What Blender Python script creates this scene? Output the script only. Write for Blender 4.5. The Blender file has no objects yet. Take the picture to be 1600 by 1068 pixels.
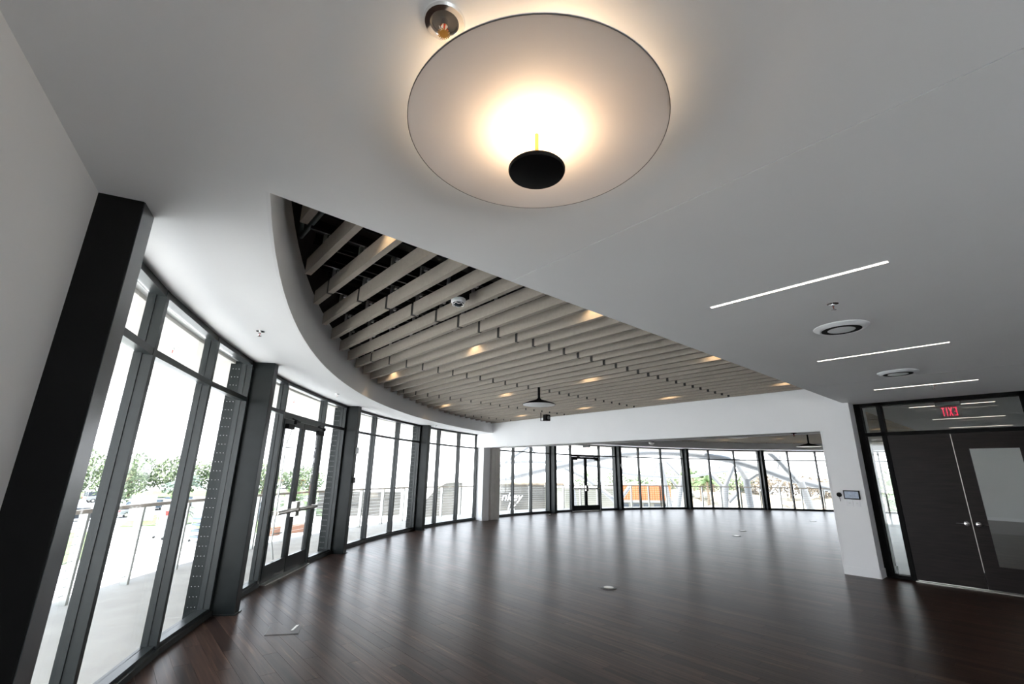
import bpy, bmesh, math, random
from mathutils import Matrix, Vector
random.seed(7)
S = bpy.context.scene
COL = S.collection
# ------------------------------------------------------------------ camera, sky, sun, exposure
FPX = 707.456
RW = Matrix(((0.754159, -0.656507, 0.015611), (-0.193616, -0.199575, 0.960564), (-0.627501, -0.72744, -0.277622)))
cam = bpy.data.cameras.new('camera'); co = bpy.data.objects.new('camera', cam); COL.objects.link(co)
cam.sensor_width = 36; cam.sensor_fit = 'HORIZONTAL'; cam.lens = 36*FPX/1600; cam.clip_start = 0.05; cam.clip_end = 2000
co.matrix_world = Matrix.Translation((0, 0, 1.6)) @ RW.transposed().to_4x4()
S.camera = co
S.view_settings.view_transform = 'Standard'; S.view_settings.look = 'None'
S.view_settings.exposure = 2.45; S.view_settings.gamma = 1; S.view_settings.use_curve_mapping = False
S.cycles.use_denoising = True
S.cycles.max_bounces = 10; S.cycles.diffuse_bounces = 6; S.cycles.glossy_bounces = 4
S.cycles.transparent_max_bounces = 24; S.cycles.sample_clamp_indirect = 6; S.cycles.blur_glossy = 0.6
w = bpy.data.worlds.new('sky'); S.world = w; w.use_nodes = True
wn = w.node_tree; wn.nodes.clear()
wo = wn.nodes.new('ShaderNodeOutputWorld'); wb = wn.nodes.new('ShaderNodeBackground'); wn.links.new(wb.outputs[0], wo.inputs[0])
tc = wn.nodes.new('ShaderNodeTexCoord'); sx = wn.nodes.new('ShaderNodeSeparateXYZ'); wn.links.new(tc.outputs['Generated'], sx.inputs[0])
cr = wn.nodes.new('ShaderNodeValToRGB'); wn.links.new(sx.outputs['Z'], cr.inputs[0])
cr.color_ramp.elements[0].position = 0.0; cr.color_ramp.elements[0].color = (0.93, 0.96, 1.0, 1)
cr.color_ramp.elements[1].position = 0.9; cr.color_ramp.elements[1].color = (0.60, 0.78, 1.0, 1)
wn.links.new(cr.outputs[0], wb.inputs[0]); wb.inputs[1].default_value = 1.25
sun = bpy.data.lights.new('sun', 'SUN'); so = bpy.data.objects.new('sun', sun); COL.objects.link(so)
sun.energy = 5.2; sun.angle = math.radians(1.5); sun.color = (1.0, 0.96, 0.9)
so.rotation_euler = Vector((-0.28, 0.02, 1.0)).to_track_quat('Z', 'Y').to_euler()
EYE = Vector((0, 0, 1.6))

# ------------------------------------------------------------------ helpers
W = {}
class MB:
    def __init__(s): s.v = []; s.f = []
    def add(s, vs, fs):
        n = len(s.v); s.v += [tuple(p) for p in vs]; s.f += [tuple(n+i for i in f) for f in fs]; return s
    def box(s, x0, x1, y0, y1, z0, z1):
        return s.prism([(x0, y0), (x1, y0), (x1, y1), (x0, y1)], z0, z1)
    def prism(s, poly, z0, z1):
        n = len(poly)
        vs = [(x, y, z0) for x, y in poly] + [(x, y, z1) for x, y in poly]
        fs = [tuple(range(n-1, -1, -1)), tuple(range(n, 2*n))] + [(i, (i+1) % n, n+(i+1) % n, n+i) for i in range(n)]
        return s.add(vs, fs)
    def hexa(s, b, t):
        return s.add(list(b)+list(t), [(3, 2, 1, 0), (4, 5, 6, 7), (0, 1, 5, 4), (1, 2, 6, 5), (2, 3, 7, 6), (3, 0, 4, 7)])
    def tube(s, pts, r, n=8, r1=None, cap=True):
        pts = [Vector(p) for p in pts]; m = len(pts); base = len(s.v)
        prev = None
        for i, p in enumerate(pts):
            d = (pts[min(i+1, m-1)]-pts[max(i-1, 0)]).normalized()
            if prev is None:
                a = d.orthogonal().normalized()
            else:
                a = (prev-d*prev.dot(d)).normalized()
            prev = a; b = d.cross(a)
            rr = r if r1 is None else r+(r1-r)*i/(m-1)
            for k in range(n):
                t = 2*math.pi*k/n
                s.v.append(tuple(p+a*rr*math.cos(t)+b*rr*math.sin(t)))
        for i in range(m-1):
            for k in range(n):
                s.f.append((base+i*n+k, base+i*n+(k+1) % n, base+(i+1)*n+(k+1) % n, base+(i+1)*n+k))
        if cap:
            s.f.append(tuple(base+k for k in range(n-1, -1, -1))); s.f.append(tuple(base+(m-1)*n+k for k in range(n)))
        return s
    def lathe(s, prof, c, n=32, axis='z', cap=True):
        base = len(s.v); m = len(prof)
        for r, h in prof:
            for k in range(n):
                t = 2*math.pi*k/n; x, y = r*math.cos(t), r*math.sin(t)
                p = (x, y, h) if axis == 'z' else ((h, x, y) if axis == 'x' else (x, h, y))
                s.v.append((c[0]+p[0], c[1]+p[1], c[2]+p[2]))
        for i in range(m-1):
            for k in range(n):
                s.f.append((base+i*n+k, base+i*n+(k+1) % n, base+(i+1)*n+(k+1) % n, base+(i+1)*n+k))
        if cap: s.f.append(tuple(base+k for k in range(n))); s.f.append(tuple(base+(m-1)*n+k for k in range(n)))
        return s
    def build(s, name, mat, parent=None, smooth=False, loc=None):
        off = W[parent] if parent is not None else Vector(loc or (0, 0, 0))
        me = bpy.data.meshes.new(name); me.from_pydata([tuple(Vector(v)-off) for v in s.v], [], s.f)
        b = bmesh.new(); b.from_mesh(me); bmesh.ops.recalc_face_normals(b, faces=b.faces); b.to_mesh(me); b.free()
        if smooth:
            for p in me.polygons: p.use_smooth = True
            try: me.set_sharp_from_angle(angle=math.radians(38))
            except Exception: pass
        me.materials.append(mat)
        o = bpy.data.objects.new(name, me); COL.objects.link(o)
        if parent is not None: o.parent = parent; W[o] = off
        else: o.location = off; W[o] = off
        return o
def bevel(o, wd=0.004, seg=2):
    m = o.modifiers.new('bevel', 'BEVEL'); m.width = wd; m.segments = seg; m.limit_method = 'ANGLE'; return o
def empty(name, loc, parent=None):
    o = bpy.data.objects.new(name, None); COL.objects.link(o); o.empty_display_size = 0.1
    W[o] = Vector(loc)
    if parent is not None: o.parent = parent; o.location = W[o]-W[parent]
    else: o.location = loc
    return o
def tag(o, label, cat, group=None, kind=None):
    o['label'] = label; o['category'] = cat
    if group: o['group'] = group
    if kind: o['kind'] = kind
    return o
def struct(o, label=None):
    o['kind'] = 'structure'
    if label: o['label'] = label
    return o
def copy_obj(src, parent, dloc):
    c = src.copy(); COL.objects.link(c); c.parent = parent; c.location = dloc
    return c

# ------------------------------------------------------------------ materials
def mat(name, col, rough=0.5, metal=0.0, noise=0.0, nscale=6.0, bump=0.0, bscale=200.0, spec=None, emit=None, estr=0.0, stretch=None):
    m = bpy.data.materials.new(name); m.use_nodes = True; nt = m.node_tree; b = nt.nodes['Principled BSDF']
    b.inputs['Base Color'].default_value = (*col, 1); b.inputs['Roughness'].default_value = rough; b.inputs['Metallic'].default_value = metal
    if spec is not None: b.inputs['Specular IOR Level'].default_value = spec
    if emit: b.inputs['Emission Color'].default_value = (*emit, 1); b.inputs['Emission Strength'].default_value = estr
    g = nt.nodes.new('ShaderNodeNewGeometry')
    src = g.outputs['Position']
    if stretch:
        mp = nt.nodes.new('ShaderNodeMapping'); mp.inputs['Scale'].default_value = stretch; nt.links.new(src, mp.inputs[0]); src = mp.outputs[0]
    if noise > 0:
        n = nt.nodes.new('ShaderNodeTexNoise'); n.inputs['Scale'].default_value = nscale; n.inputs['Detail'].default_value = 5
        nt.links.new(src, n.inputs['Vector'])
        r = nt.nodes.new('ShaderNodeValToRGB'); nt.links.new(n.outputs[0], r.inputs[0])
        r.color_ramp.elements[0].position = 0.3; r.color_ramp.elements[1].position = 0.7
        r.color_ramp.elements[0].color = (*[c*(1-noise) for c in col], 1); r.color_ramp.elements[1].color = (*[min(1, c*(1+noise)) for c in col], 1)
        nt.links.new(r.outputs[0], b.inputs['Base Color'])
    if bump > 0:
        n2 = nt.nodes.new('ShaderNodeTexNoise'); n2.inputs['Scale'].default_value = bscale; nt.links.new(src, n2.inputs['Vector'])
        bp = nt.nodes.new('ShaderNodeBump'); bp.inputs['Strength'].default_value = bump; bp.inputs['Distance'].default_value = 0.002
        nt.links.new(n2.outputs[0], bp.inputs['Height']); nt.links.new(bp.outputs[0], b.inputs['Normal'])
    return m
def glass(name, tint=(0.97, 0.972, 0.97), refl=0.85, base=0.04):
    m = bpy.data.materials.new(name); m.use_nodes = True; nt = m.node_tree; nt.nodes.clear()
    o = nt.nodes.new('ShaderNodeOutputMaterial'); mx = nt.nodes.new('ShaderNodeMixShader')
    t = nt.nodes.new('ShaderNodeBsdfTransparent'); t.inputs[0].default_value = (*tint, 1)
    g = nt.nodes.new('ShaderNodeBsdfGlossy'); g.inputs['Roughness'].default_value = 0.0
    lw = nt.nodes.new('ShaderNodeLayerWeight'); lw.inputs[0].default_value = 0.5
    p = nt.nodes.new('ShaderNodeMath'); p.operation = 'POWER'; p.inputs[1].default_value = 5; nt.links.new(lw.outputs['Facing'], p.inputs[0])
    ml = nt.nodes.new('ShaderNodeMath'); ml.operation = 'MULTIPLY_ADD'; ml.inputs[1].default_value = refl; ml.inputs[2].default_value = base
    nt.links.new(p.outputs[0], ml.inputs[0]); nt.links.new(ml.outputs[0], mx.inputs[0])
    nt.links.new(t.outputs[0], mx.inputs[1]); nt.links.new(g.outputs[0], mx.inputs[2]); nt.links.new(mx.outputs[0], o.inputs[0])
    return m
M = {}
M['paint'] = mat('white_paint', (0.84, 0.84, 0.85), 0.75, noise=0.015, nscale=1.5, bump=0.05, bscale=300)
M['ceil'] = mat('ceiling_paint', (0.84, 0.84, 0.84), 0.8, noise=0.02, nscale=0.8, bump=0.05, bscale=300)
M['wall'] = mat('wall_paint', (0.76, 0.76, 0.76), 0.75, noise=0.02, nscale=1.2, bump=0.05, bscale=300)
M['fascia'] = mat('fascia_paint', (0.80, 0.80, 0.80), 0.75, noise=0.02, nscale=1.5)
M['steel'] = mat('dark_steel', (0.011, 0.014, 0.014), 0.30, noise=0.12, nscale=8, spec=0.18)
M['alu'] = mat('dark_aluminium', (0.022, 0.026, 0.026), 0.32, 0.0, noise=0.08, nscale=10, spec=0.30)
M['litsteel'] = mat('lit_dark_steel', (0.05, 0.055, 0.06), 0.25, noise=0.1, nscale=3, spec=0.6)  # lighter dark steel, window light on the first column's front put into its colour
M['gasket'] = mat('black_gasket', (0.008, 0.008, 0.008), 0.6, noise=0.1)
M['black'] = mat('matte_black', (0.004, 0.004, 0.004), 0.6, noise=0.15, nscale=10, spec=0.12)
M['plenum'] = mat('black_plenum', (0.006, 0.006, 0.006), 0.9, noise=0.2, nscale=5)
M['baffle'] = mat('taupe_felt', (0.34, 0.30, 0.255), 0.85, noise=0.05, nscale=30, bump=0.15, bscale=400)
M['splice'] = mat('splice_black', (0.02, 0.018, 0.016), 0.7, noise=0.1)
M['rail'] = mat('galvanised_strut', (0.04, 0.04, 0.04), 0.3, 0.9, noise=0.1)
M['clip'] = mat('bright_clip', (0.5, 0.5, 0.5), 0.3, 0.9, noise=0.05)
M['pipe'] = mat('grey_conduit', (0.30, 0.36, 0.36), 0.4, 0.4, noise=0.1)
M['chrome'] = mat('chrome', (0.8, 0.8, 0.8), 0.12, 1.0, noise=0.03)
M['satin'] = mat('satin_steel', (0.62, 0.60, 0.55), 0.28, 1.0, noise=0.06, nscale=20)
M['brass'] = mat('brass', (0.45, 0.27, 0.08), 0.3, 1.0, noise=0.05)
M['bulb'] = mat('red_bulb', (0.6, 0.05, 0.02), 0.2, noise=0.05)
M['dish'] = mat('lamp_dish', (0.78, 0.75, 0.74), 0.6, noise=0.02, nscale=3)
M['whitemetal'] = mat('white_metal', (0.78, 0.79, 0.80), 0.3, noise=0.03)
M['greymetal'] = mat('grey_slot', (0.12, 0.12, 0.12), 0.5, noise=0.1)
M['walnut'] = mat('dark_walnut_veneer', (0.013, 0.009, 0.008), 0.42, spec=0.2, noise=0.35, nscale=3, stretch=(6, 1, 14), bump=0.06, bscale=30)
M['tape'] = mat('plain_plastic', (0.68, 0.66, 0.62), 0.5, noise=0.05)
M['screen'] = mat('dim_screen', (0.03, 0.05, 0.07), 0.15, noise=0.4, nscale=25, emit=(0.25, 0.38, 0.65), estr=0.03)
M['plate'] = mat('white_plate', (0.78, 0.78, 0.8), 0.35, noise=0.02)
M['glass'] = glass('clear_glass')
M['glassdoor'] = glass('door_glass', (0.93, 0.95, 0.94), 0.9, 0.07)
M['acrylic'] = glass('clear_acrylic', (0.97, 0.97, 0.98), 0.5, 0.03)
M['concrete'] = mat('balcony_concrete', (0.44, 0.42, 0.39), 0.85, noise=0.10, nscale=2.2, bump=0.2, bscale=60)
M['soffit'] = mat('outer_soffit', (0.66, 0.63, 0.58), 0.85, noise=0.03, nscale=2)
M['asphalt'] = mat('pale_paving', (0.50, 0.50, 0.49), 0.9, noise=0.08, nscale=0.2)
M['lot'] = mat('parking_asphalt', (0.22, 0.225, 0.23), 0.9, noise=0.10, nscale=0.3)
M['grass'] = mat('lawn', (0.09, 0.13, 0.045), 0.95, noise=0.25, nscale=0.6)
M['sand'] = mat('sandy_rock', (0.24, 0.20, 0.14), 0.95, noise=0.30, nscale=0.25)
M['rock'] = mat('pale_rock', (0.28, 0.26, 0.22), 0.95, noise=0.25, nscale=0.8)
M['leaf'] = mat('leaf_green', (0.055, 0.085, 0.03), 0.7, noise=0.35, nscale=0.5)
M['leafpale'] = mat('leaf_pale', (0.09, 0.12, 0.055), 0.8, noise=0.3, nscale=0.5)
M['palm'] = mat('palm_green', (0.07, 0.12, 0.035), 0.6, noise=0.3, nscale=1)
M['silver'] = mat('silver_palm', (0.11, 0.15, 0.13), 0.6, noise=0.2, nscale=1)
M['brush'] = mat('dry_brush', (0.13, 0.105, 0.075), 0.95, noise=0.3, nscale=1)
M['bark'] = mat('bark', (0.22, 0.17, 0.12), 0.9, noise=0.3, nscale=3)
M['orange'] = mat('orange_cladding', (0.34, 0.10, 0.025), 0.6, noise=0.10, nscale=1.0, stretch=(1, 1, 0.1))
M['cream'] = mat('cream_render', (0.17, 0.165, 0.135), 0.8, noise=0.05)
M['brownwall'] = mat('brown_grey_wall', (0.085, 0.08, 0.07), 0.85, noise=0.25, nscale=0.35)
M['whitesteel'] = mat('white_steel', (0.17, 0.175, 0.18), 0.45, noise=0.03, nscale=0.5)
M['membrane'] = mat('cable_net', (0.5, 0.5, 0.5), 0.6, noise=0.1)
M['timber'] = mat('timber_rail', (0.50, 0.44, 0.38), 0.6, noise=0.12, nscale=3)
M['railpost'] = mat('rail_post', (0.45, 0.46, 0.44), 0.4, 0.6, noise=0.08)
M['cable'] = mat('steel_cable', (0.5, 0.5, 0.5), 0.35, 0.9, noise=0.05)
M['tyre'] = mat('tyre', (0.02, 0.02, 0.02), 0.8, noise=0.1)
M['carglass'] = mat('car_glass', (0.02, 0.03, 0.04), 0.08, noise=0.1)
M['clay'] = mat('terracotta', (0.2, 0.09, 0.05), 0.8, noise=0.1)
M['red'] = mat('red_plastic', (0.6, 0.04, 0.03), 0.4, noise=0.1)
M['white'] = mat('white_plastic', (0.8, 0.8, 0.8), 0.5, noise=0.03)
M['bluegrey'] = mat('blue_grey_fabric', (0.10, 0.13, 0.17), 0.7, noise=0.1)
def emis(name, col, st):
    m = bpy.data.materials.new(name); m.use_nodes = True; nt = m.node_tree; nt.nodes.clear()
    o = nt.nodes.new('ShaderNodeOutputMaterial'); e = nt.nodes.new('ShaderNodeEmission'); e.inputs[0].default_value = (*col, 1); e.inputs[1].default_value = st
    nt.links.new(e.outputs[0], o.inputs[0]); return m
M['strip'] = emis('strip_light', (1.0, 0.86, 0.74), 1.3)
M['led'] = emis('warm_led', (1.0, 0.68, 0.40), 8.5)
M['exitred'] = emis('exit_red', (1.0, 0.04, 0.10), 0.30)
M['spotled'] = emis('downlight_led', (1.0, 0.70, 0.42), 3)

# floor plank material: tone per plank from its row and index, grain along the plank
PW, PL = 0.127, 1.22
def plank_material():
    m = bpy.data.materials.new('dark_walnut_planks'); m.use_nodes = True; nt = m.node_tree; b = nt.nodes['Principled BSDF']
    N = nt.nodes.new; L = nt.links.new
    g = N('ShaderNodeNewGeometry'); s = N('ShaderNodeSeparateXYZ'); L(g.outputs['Position'], s.inputs[0])
    def mth(op, a, bb=None, c=None):
        n = N('ShaderNodeMath'); n.operation = op
        for i, v in enumerate((a, bb, c)):
            if v is None: continue
            if hasattr(v, 'links'): L(v, n.inputs[i])
            else: n.inputs[i].default_value = v
        return n.outputs[0]
    row = mth('FLOOR', mth('DIVIDE', s.outputs[0], PW))
    off = mth('MULTIPLY', mth('FRACT', mth('MULTIPLY', row, 0.37)), PL)
    idx = mth('FLOOR', mth('DIVIDE', mth('SUBTRACT', s.outputs[1], off), PL))
    cv = N('ShaderNodeCombineXYZ'); L(row, cv.inputs[0]); L(idx, cv.inputs[1])
    wn_ = N('ShaderNodeTexWhiteNoise'); wn_.noise_dimensions = '3D'; L(cv.outputs[0], wn_.inputs['Vector'])
    # grain
    mp = N('ShaderNodeMapping'); mp.inputs['Scale'].default_value = (30, 1.2, 1); L(g.outputs['Position'], mp.inputs[0])
    ad = N('ShaderNodeVectorMath'); ad.operation = 'ADD'; L(mp.outputs[0], ad.inputs[0])
    sc = N('ShaderNodeVectorMath'); sc.operation = 'SCALE'; sc.inputs['Scale'].default_value = 40; L(wn_.outputs['Color'], sc.inputs[0]); L(sc.outputs[0], ad.inputs[1])
    n1 = N('ShaderNodeTexNoise'); n1.inputs['Scale'].default_value = 1.0; n1.inputs['Detail'].default_value = 6; n1.inputs['Distortion'].default_value = 0.6; L(ad.outputs[0], n1.inputs['Vector'])
    r1 = N('ShaderNodeValToRGB'); L(n1.outputs[0], r1.inputs[0])
    e = r1.color_ramp.elements; e[0].position = 0.30; e[0].color = (0.014, 0.0085, 0.0075, 1); e[1].position = 0.62; e[1].color = (0.046, 0.027, 0.021, 1)
    e2 = r1.color_ramp.elements.new(0.74); e2.color = (0.10, 0.062, 0.044, 1)
    r2 = N('ShaderNodeValToRGB'); L(wn_.outputs['Value'], r2.inputs[0])
    e = r2.color_ramp.elements; e[0].position = 0; e[0].color = (0.62, 0.60, 0.60, 1); e[1].position = 1; e[1].color = (1.7, 1.6, 1.5, 1)
    mx = N('ShaderNodeMix'); mx.data_type = 'RGBA'; mx.blend_type = 'MULTIPLY'; mx.inputs[0].default_value = 1; L(r1.outputs[0], mx.inputs[6]); L(r2.outputs[0], mx.inputs[7])
    L(mx.outputs[2], b.inputs['Base Color'])
    # roughness: brushed lacquer
    n2 = N('ShaderNodeTexNoise'); n2.inputs['Scale'].default_value = 1.6; n2.inputs['Detail'].default_value = 4
    mp2 = N('ShaderNodeMapping'); mp2.inputs['Scale'].default_value = (3, 0.8, 1); L(g.outputs['Position'], mp2.inputs[0]); L(mp2.outputs[0], n2.inputs['Vector'])
    rr = N('ShaderNodeMapRange'); rr.inputs[3].default_value = 0.30; rr.inputs[4].default_value = 0.36; L(n2.outputs[0], rr.inputs[0]); L(rr.outputs[0], b.inputs['Roughness'])
    bp = N('ShaderNodeBump'); bp.inputs['Strength'].default_value = 0.05; bp.inputs['Distance'].default_value = 0.0004; L(n1.outputs[0], bp.inputs['Height']); L(bp.outputs[0], b.inputs['Normal'])
    b.inputs['Specular IOR Level'].default_value = 0.12
    b.inputs['Specular Tint'].default_value = (1.0, 0.95, 0.88, 1)
    return m
M['plank'] = plank_material()

# ------------------------------------------------------------------ plan of the round building
CX, CY = 14.88, -1.555
RG = 15.95                                  # glass line
HC = 2.938                                  # flat ceiling height
ZB = 3.24                                   # underside of the baffles
RR = 15.04                                  # inner radius of the ceiling ring
YE = 2.315                                  # straight edge of the ceiling recess
XH0, XH1 = 10.12, 10.95                     # white beam between the two halves
def pol(th, r, z=None):
    a = math.radians(th); p = (CX+r*math.cos(a), CY+r*math.sin(a))
    return p if z is None else (p[0], p[1], z)
def ycirc(x, r):
    d = r*r-(x-CX)**2
    return CY+math.sqrt(d) if d > 0 else None
COLS = [163.35, 149.0, 134.2, 119.5, None, 90.5, 75.65, 61.05, 46.2, 31.55, 16.9]

# floor ------------------------------------------------------------
poly = [pol(t, 16.06) for t in range(170, -13, -2)] + [(30, -5.2)] + [(12, -5.2), (-3.5, -5.2), (-3.5, -2)]
floor = MB().prism(poly, -0.25, -0.012).build('floor', M['gasket'])
struct(floor)
def proj(p):
    q = RW @ (Vector(p)-EYE)
    if q.z > -0.05: return None
    return 800+FPX*q.x/-q.z, 534-FPX*q.y/-q.z, -q.z
full = []; rest = MB()
gp = 0.0009
for row in range(int(-3.4/PW), int(31/PW)):
    x0, x1 = row*PW, (row+1)*PW
    ya, yb = ycirc(x0, 15.9), ycirc(x1, 15.9)
    if ya is None and yb is None: ytop0 = ytop1 = -1.5
    else: ytop0 = ya if ya is not None else -1.5; ytop1 = yb if yb is not None else -1.5
    ytop = max(ytop0, ytop1)
    off = ((row*0.37) % 1.0)*PL
    i0 = math.floor((-3.0-off)/PL); i1 = math.ceil((ytop-off)/PL)
    for i in range(i0, i1):
        a, b = i*PL+off, (i+1)*PL+off
        if b <= min(ytop0, ytop1):
            c = proj(((x0+x1)/2, (a+b)/2, 0))
            if c and -60 < c[0] < 1660 and -60 < c[1] < 1130: full.append((c[2], x0, a))
            else: rest.prism([(x0+gp, a+gp), (x1-gp, a+gp), (x1-gp, b-gp), (x0+gp, b-gp)], -0.012, 0)
        else:
            b0, b1 = min(b, ytop0), min(b, ytop1)
            if b0 <= a+0.01 and b1 <= a+0.01: continue
            rest.prism([(x0+gp, a+gp), (x1-gp, a+gp), (x1-gp, max(b1, a+0.01)), (x0+gp, max(b0, a+0.01))], -0.012, 0)
full.sort()
pk = None
for d, x0, a in full[:300]:
    if pk is None:
        pk = MB().box(gp, PW-gp, gp, PL-gp, -0.012, 0).build('plank', M['plank'], floor); pk.location = (x0, a, 0)
    else: copy_obj(pk, floor, (x0, a, 0))
for d, x0, a in full[300:]:
    rest.box(x0+gp, x0+PW-gp, a+gp, a+PL-gp, -0.012, 0)
r_ = rest.build('flooring', M['plank'], floor); r_['kind'] = 'stuff'
bk = MB().box(-3.4, 30, -5.2, -3.0, -0.012, 0).build('rear_flooring', M['plank'], floor)

# ceiling ----------------------------------------------------------
ZT = 3.30
def arc_pts(x0, x1, r, n=60):
    """points on the circle of radius r with x from x0 to x1 (upper half)"""
    a0 = math.acos(max(-1, min(1, (x0-CX)/r))); a1 = math.acos(max(-1, min(1, (x1-CX)/r)))
    return [(CX+r*math.cos(a0+(a1-a0)*i/n), CY+r*math.sin(a0+(a1-a0)*i/n)) for i in range(n+1)]
cb = MB()
g2 = 0.003
seams = [-3.4, 1.974, 7.96, 13.95, 19.9, 31]
for a, b in zip(seams[:-1], seams[1:]):
    cb.box(a+g2, b-g2, -5.2, YE, HC, ZT)
    cb.box(a+g2-0.05, b-g2+0.05, -5.2, YE-0.03, HC+0.02, ZT+0.02)
ri = arc_pts(CX-math.sqrt(RR**2-(YE-CY)**2), CX+math.sqrt(RR**2-(YE-CY)**2), RR, 110)
ro = arc_pts(CX-math.sqrt(16.1**2-(YE-CY)**2), CX+math.sqrt(16.1**2-(YE-CY)**2), 16.1, 110)
for i in range(110):
    p = [ri[i], ro[i], ro[i+1], ri[i+1]]
    cb.add([(x, y, HC) for x, y in p], [(0, 1, 2, 3)])
    cb.add([(x, y, ZB+0.28) for x, y in p], [(0, 1, 2, 3)])
ceil = struct(cb.build('ceiling', M['ceil']))
fb = MB()
for i in range(110):
    (xa, ya), (xb, yb) = ri[i], ri[i+1]
    k = (RR-0.02)/RR
    xa2, ya2, xb2, yb2 = CX+(xa-CX)*k, CY+(ya-CY)*k, CX+(xb-CX)*k, CY+(yb-CY)*k
    fb.add([(xa, ya, HC), (xb, yb, HC), (xb2, yb2, HC), (xa2, ya2, HC), (xa, ya, ZB+0.28), (xb, yb, ZB+0.28), (xb2, yb2, ZB+0.28), (xa2, ya2, ZB+0.28)],
           [(0, 1, 2, 3), (7, 6, 5, 4), (3, 2, 6, 7), (0, 4, 5, 1)])
fas = struct(fb.build('trim_1', M['fascia'], smooth=True)); fas['label'] = 'grey curved fascia round the ceiling recess'
# slab edge box above the recess: black plenum with ribbed deck
pb = MB().box(-1.5, 31.5, 1.9, 15.4, 4.15, 4.2)
pb.box(-1.5, 31.5, 2.05, YE-0.02, ZT, 4.2)
for i in range(110):
    (xa, ya), (xb, yb) = ri[i], ri[i+1]
    pb.add([(xa, ya, ZB+0.2), (xb, yb, ZB+0.2), (xb, yb, 4.2), (xa, ya, 4.2)], [(0, 1, 2, 3)])
deck = struct(pb.build('ceiling_deck', M['plenum']))
rb = MB()
y = 2.5
while y < 14:
    rb.box(0, 30, y, y+0.09, 4.06, 4.149); y += 0.3
o = rb.build('deck_rib', M['plenum'], deck); o['kind'] = 'stuff'

# white beam and piers -------------------------------------------
hb = MB()
hb.prism([(XH0, 2.23), (XH1, 2.23), (XH1, 13.95), (XH0, 13.6)], 2.465, 4.15)
hb.prism([(XH0, 2.23), (10.62, 2.23), (10.62, 2.72), (XH0, 2.72)], 0, 2.465)
hb.prism([(10.18, 13.25), (10.47, 13.25), (10.95, 13.90), (10.20, 13.66)], 0, 2.465)
beam = struct(hb.build('wall_middle', M['paint']))
tr = MB(); tr.box(XH0-0.006, XH0+0.05, 2.72, 2.745, 0.0, 2.49); tr.box(XH0-0.006, XH0+0.05, 2.72, 13.2, 2.452, 2.466)
tr.build('opening_trim', M['paint'], beam)
tk = MB(); tk.box(10.50, 10.54, 2.75, 13.2, 2.459, 2.4655); tk.build('partition_track', M['greymetal'], beam)
bb = MB(); bb.box(XH0-0.014, XH0, 2.222, 2.72, 0, 0.135); bb.box(XH0-0.014, 10.44, 2.216, 2.23, 0, 0.135)
bb.box(10.18, 10.47, 13.236, 13.25, 0, 0.12)
struct(bb.build('baseboard_middle', M['paint']))

# left wall ------------------------------------------------------
ux, uy = 0.2034, 0.9791
P0 = (-0.285, 2.919)
q = (P0[0]-ux*8.1, P0[1]-uy*8.1)
lw = MB().prism([P0, q, (q[0]-0.3, q[1]), (P0[0]-0.3, P0[1])], 0, HC)
struct(lw.build('wall_left', M['wall']))
YB = -5.0
wbk = MB(); wbk.box(-3.4, 31, YB-0.2, YB, 2.75, HC); wbk.box(-3.4, -2.2, YB-0.2, YB, 0, 2.75); wbk.box(2.9, 31, YB-0.2, YB, 0, 2.75)
wbk = struct(wbk.build('wall_back', M['wall']))
wr = empty('window_11', (4, YB, 0)); wr['kind'] = 'structure'; wr['label'] = 'added dark framed window wall behind the viewpoint for fill daylight'  # unseen glazing added to bring fill daylight onto the ceiling
nx = 4
for i in range(nx+1):
    x = -2.2+5.1*i/nx; MB().box(x-0.03, x+0.03, YB-0.16, YB-0.02, 0, 2.75).build('mullion', M['alu'], wr)
    if i < nx: MB().box(x+0.03, x+5.1/nx-0.03, YB-0.1, YB-0.088, 0.08, 2.70).build('pane', M['glass'], wr)
MB().box(-2.2, 2.9, YB-0.16, YB-0.02, 0, 0.08).build('sill', M['alu'], wr)
struct(MB().prism([(10.46, -0.95), (10.46, -5), (10.75, -5), (10.75, -0.95)], 0, HC).build('wall_right', M['paint']))
# pale wall beyond the wooden doors
struct(MB().prism([(28.8, 2.7), (30.3, 2.7), (30.3, -5), (27.6, -5), (28.0, -2)], 0, HC).build('wall_far', M['wall']))
b2 = MB().prism([(28.78, 2.7), (28.8, 2.7), (28.0, -2), (27.98, -2)], 0, 0.13)
struct(b2.build('baseboard_far', M['paint']))

# ------------------------------------------------------------------ glazing bays
def radbox(mb, thc, w_, r0, r1, z0, z1):
    a = math.radians(thc); ur = (math.cos(a), math.sin(a)); ut = (-ur[1], ur[0])
    c = [(CX+ur[0]*r+ut[0]*s*w_/2, CY+ur[1]*r+ut[1]*s*w_/2) for r, s in ((r0, -1), (r1, -1), (r1, 1), (r0, 1))]
    return mb.prism(c, z0, z1)
def chord(mb, ta, tb, r0, r1, z0, z1):
    return mb.prism([pol(ta, r0), pol(ta, r1), pol(tb, r1), pol(tb, r0)], z0, z1)
def mullion(t, z0, z1, parent, name='mullion', wd=0.056):
    m = MB(); radbox(m, t, wd, 15.875, 15.925, z0, z1); radbox(m, t, wd*0.7, 15.925, 15.945, z0, z1); radbox(m, t, wd, 15.945, 16.00, z0, z1)
    return m.build(name, M['alu'], parent)
def hrail(ta, tb, z0, z1, parent, name):
    m = MB(); chord(m, ta, tb, 15.88, 15.93, z0, z1); chord(m, ta, tb, 15.93, 15.995, z0+0.010, z1-0.010)
    return m.build(name, M['alu'], parent)
ZTB0, ZTB1, ZHD = 2.415, 2.468, 2.885
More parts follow.
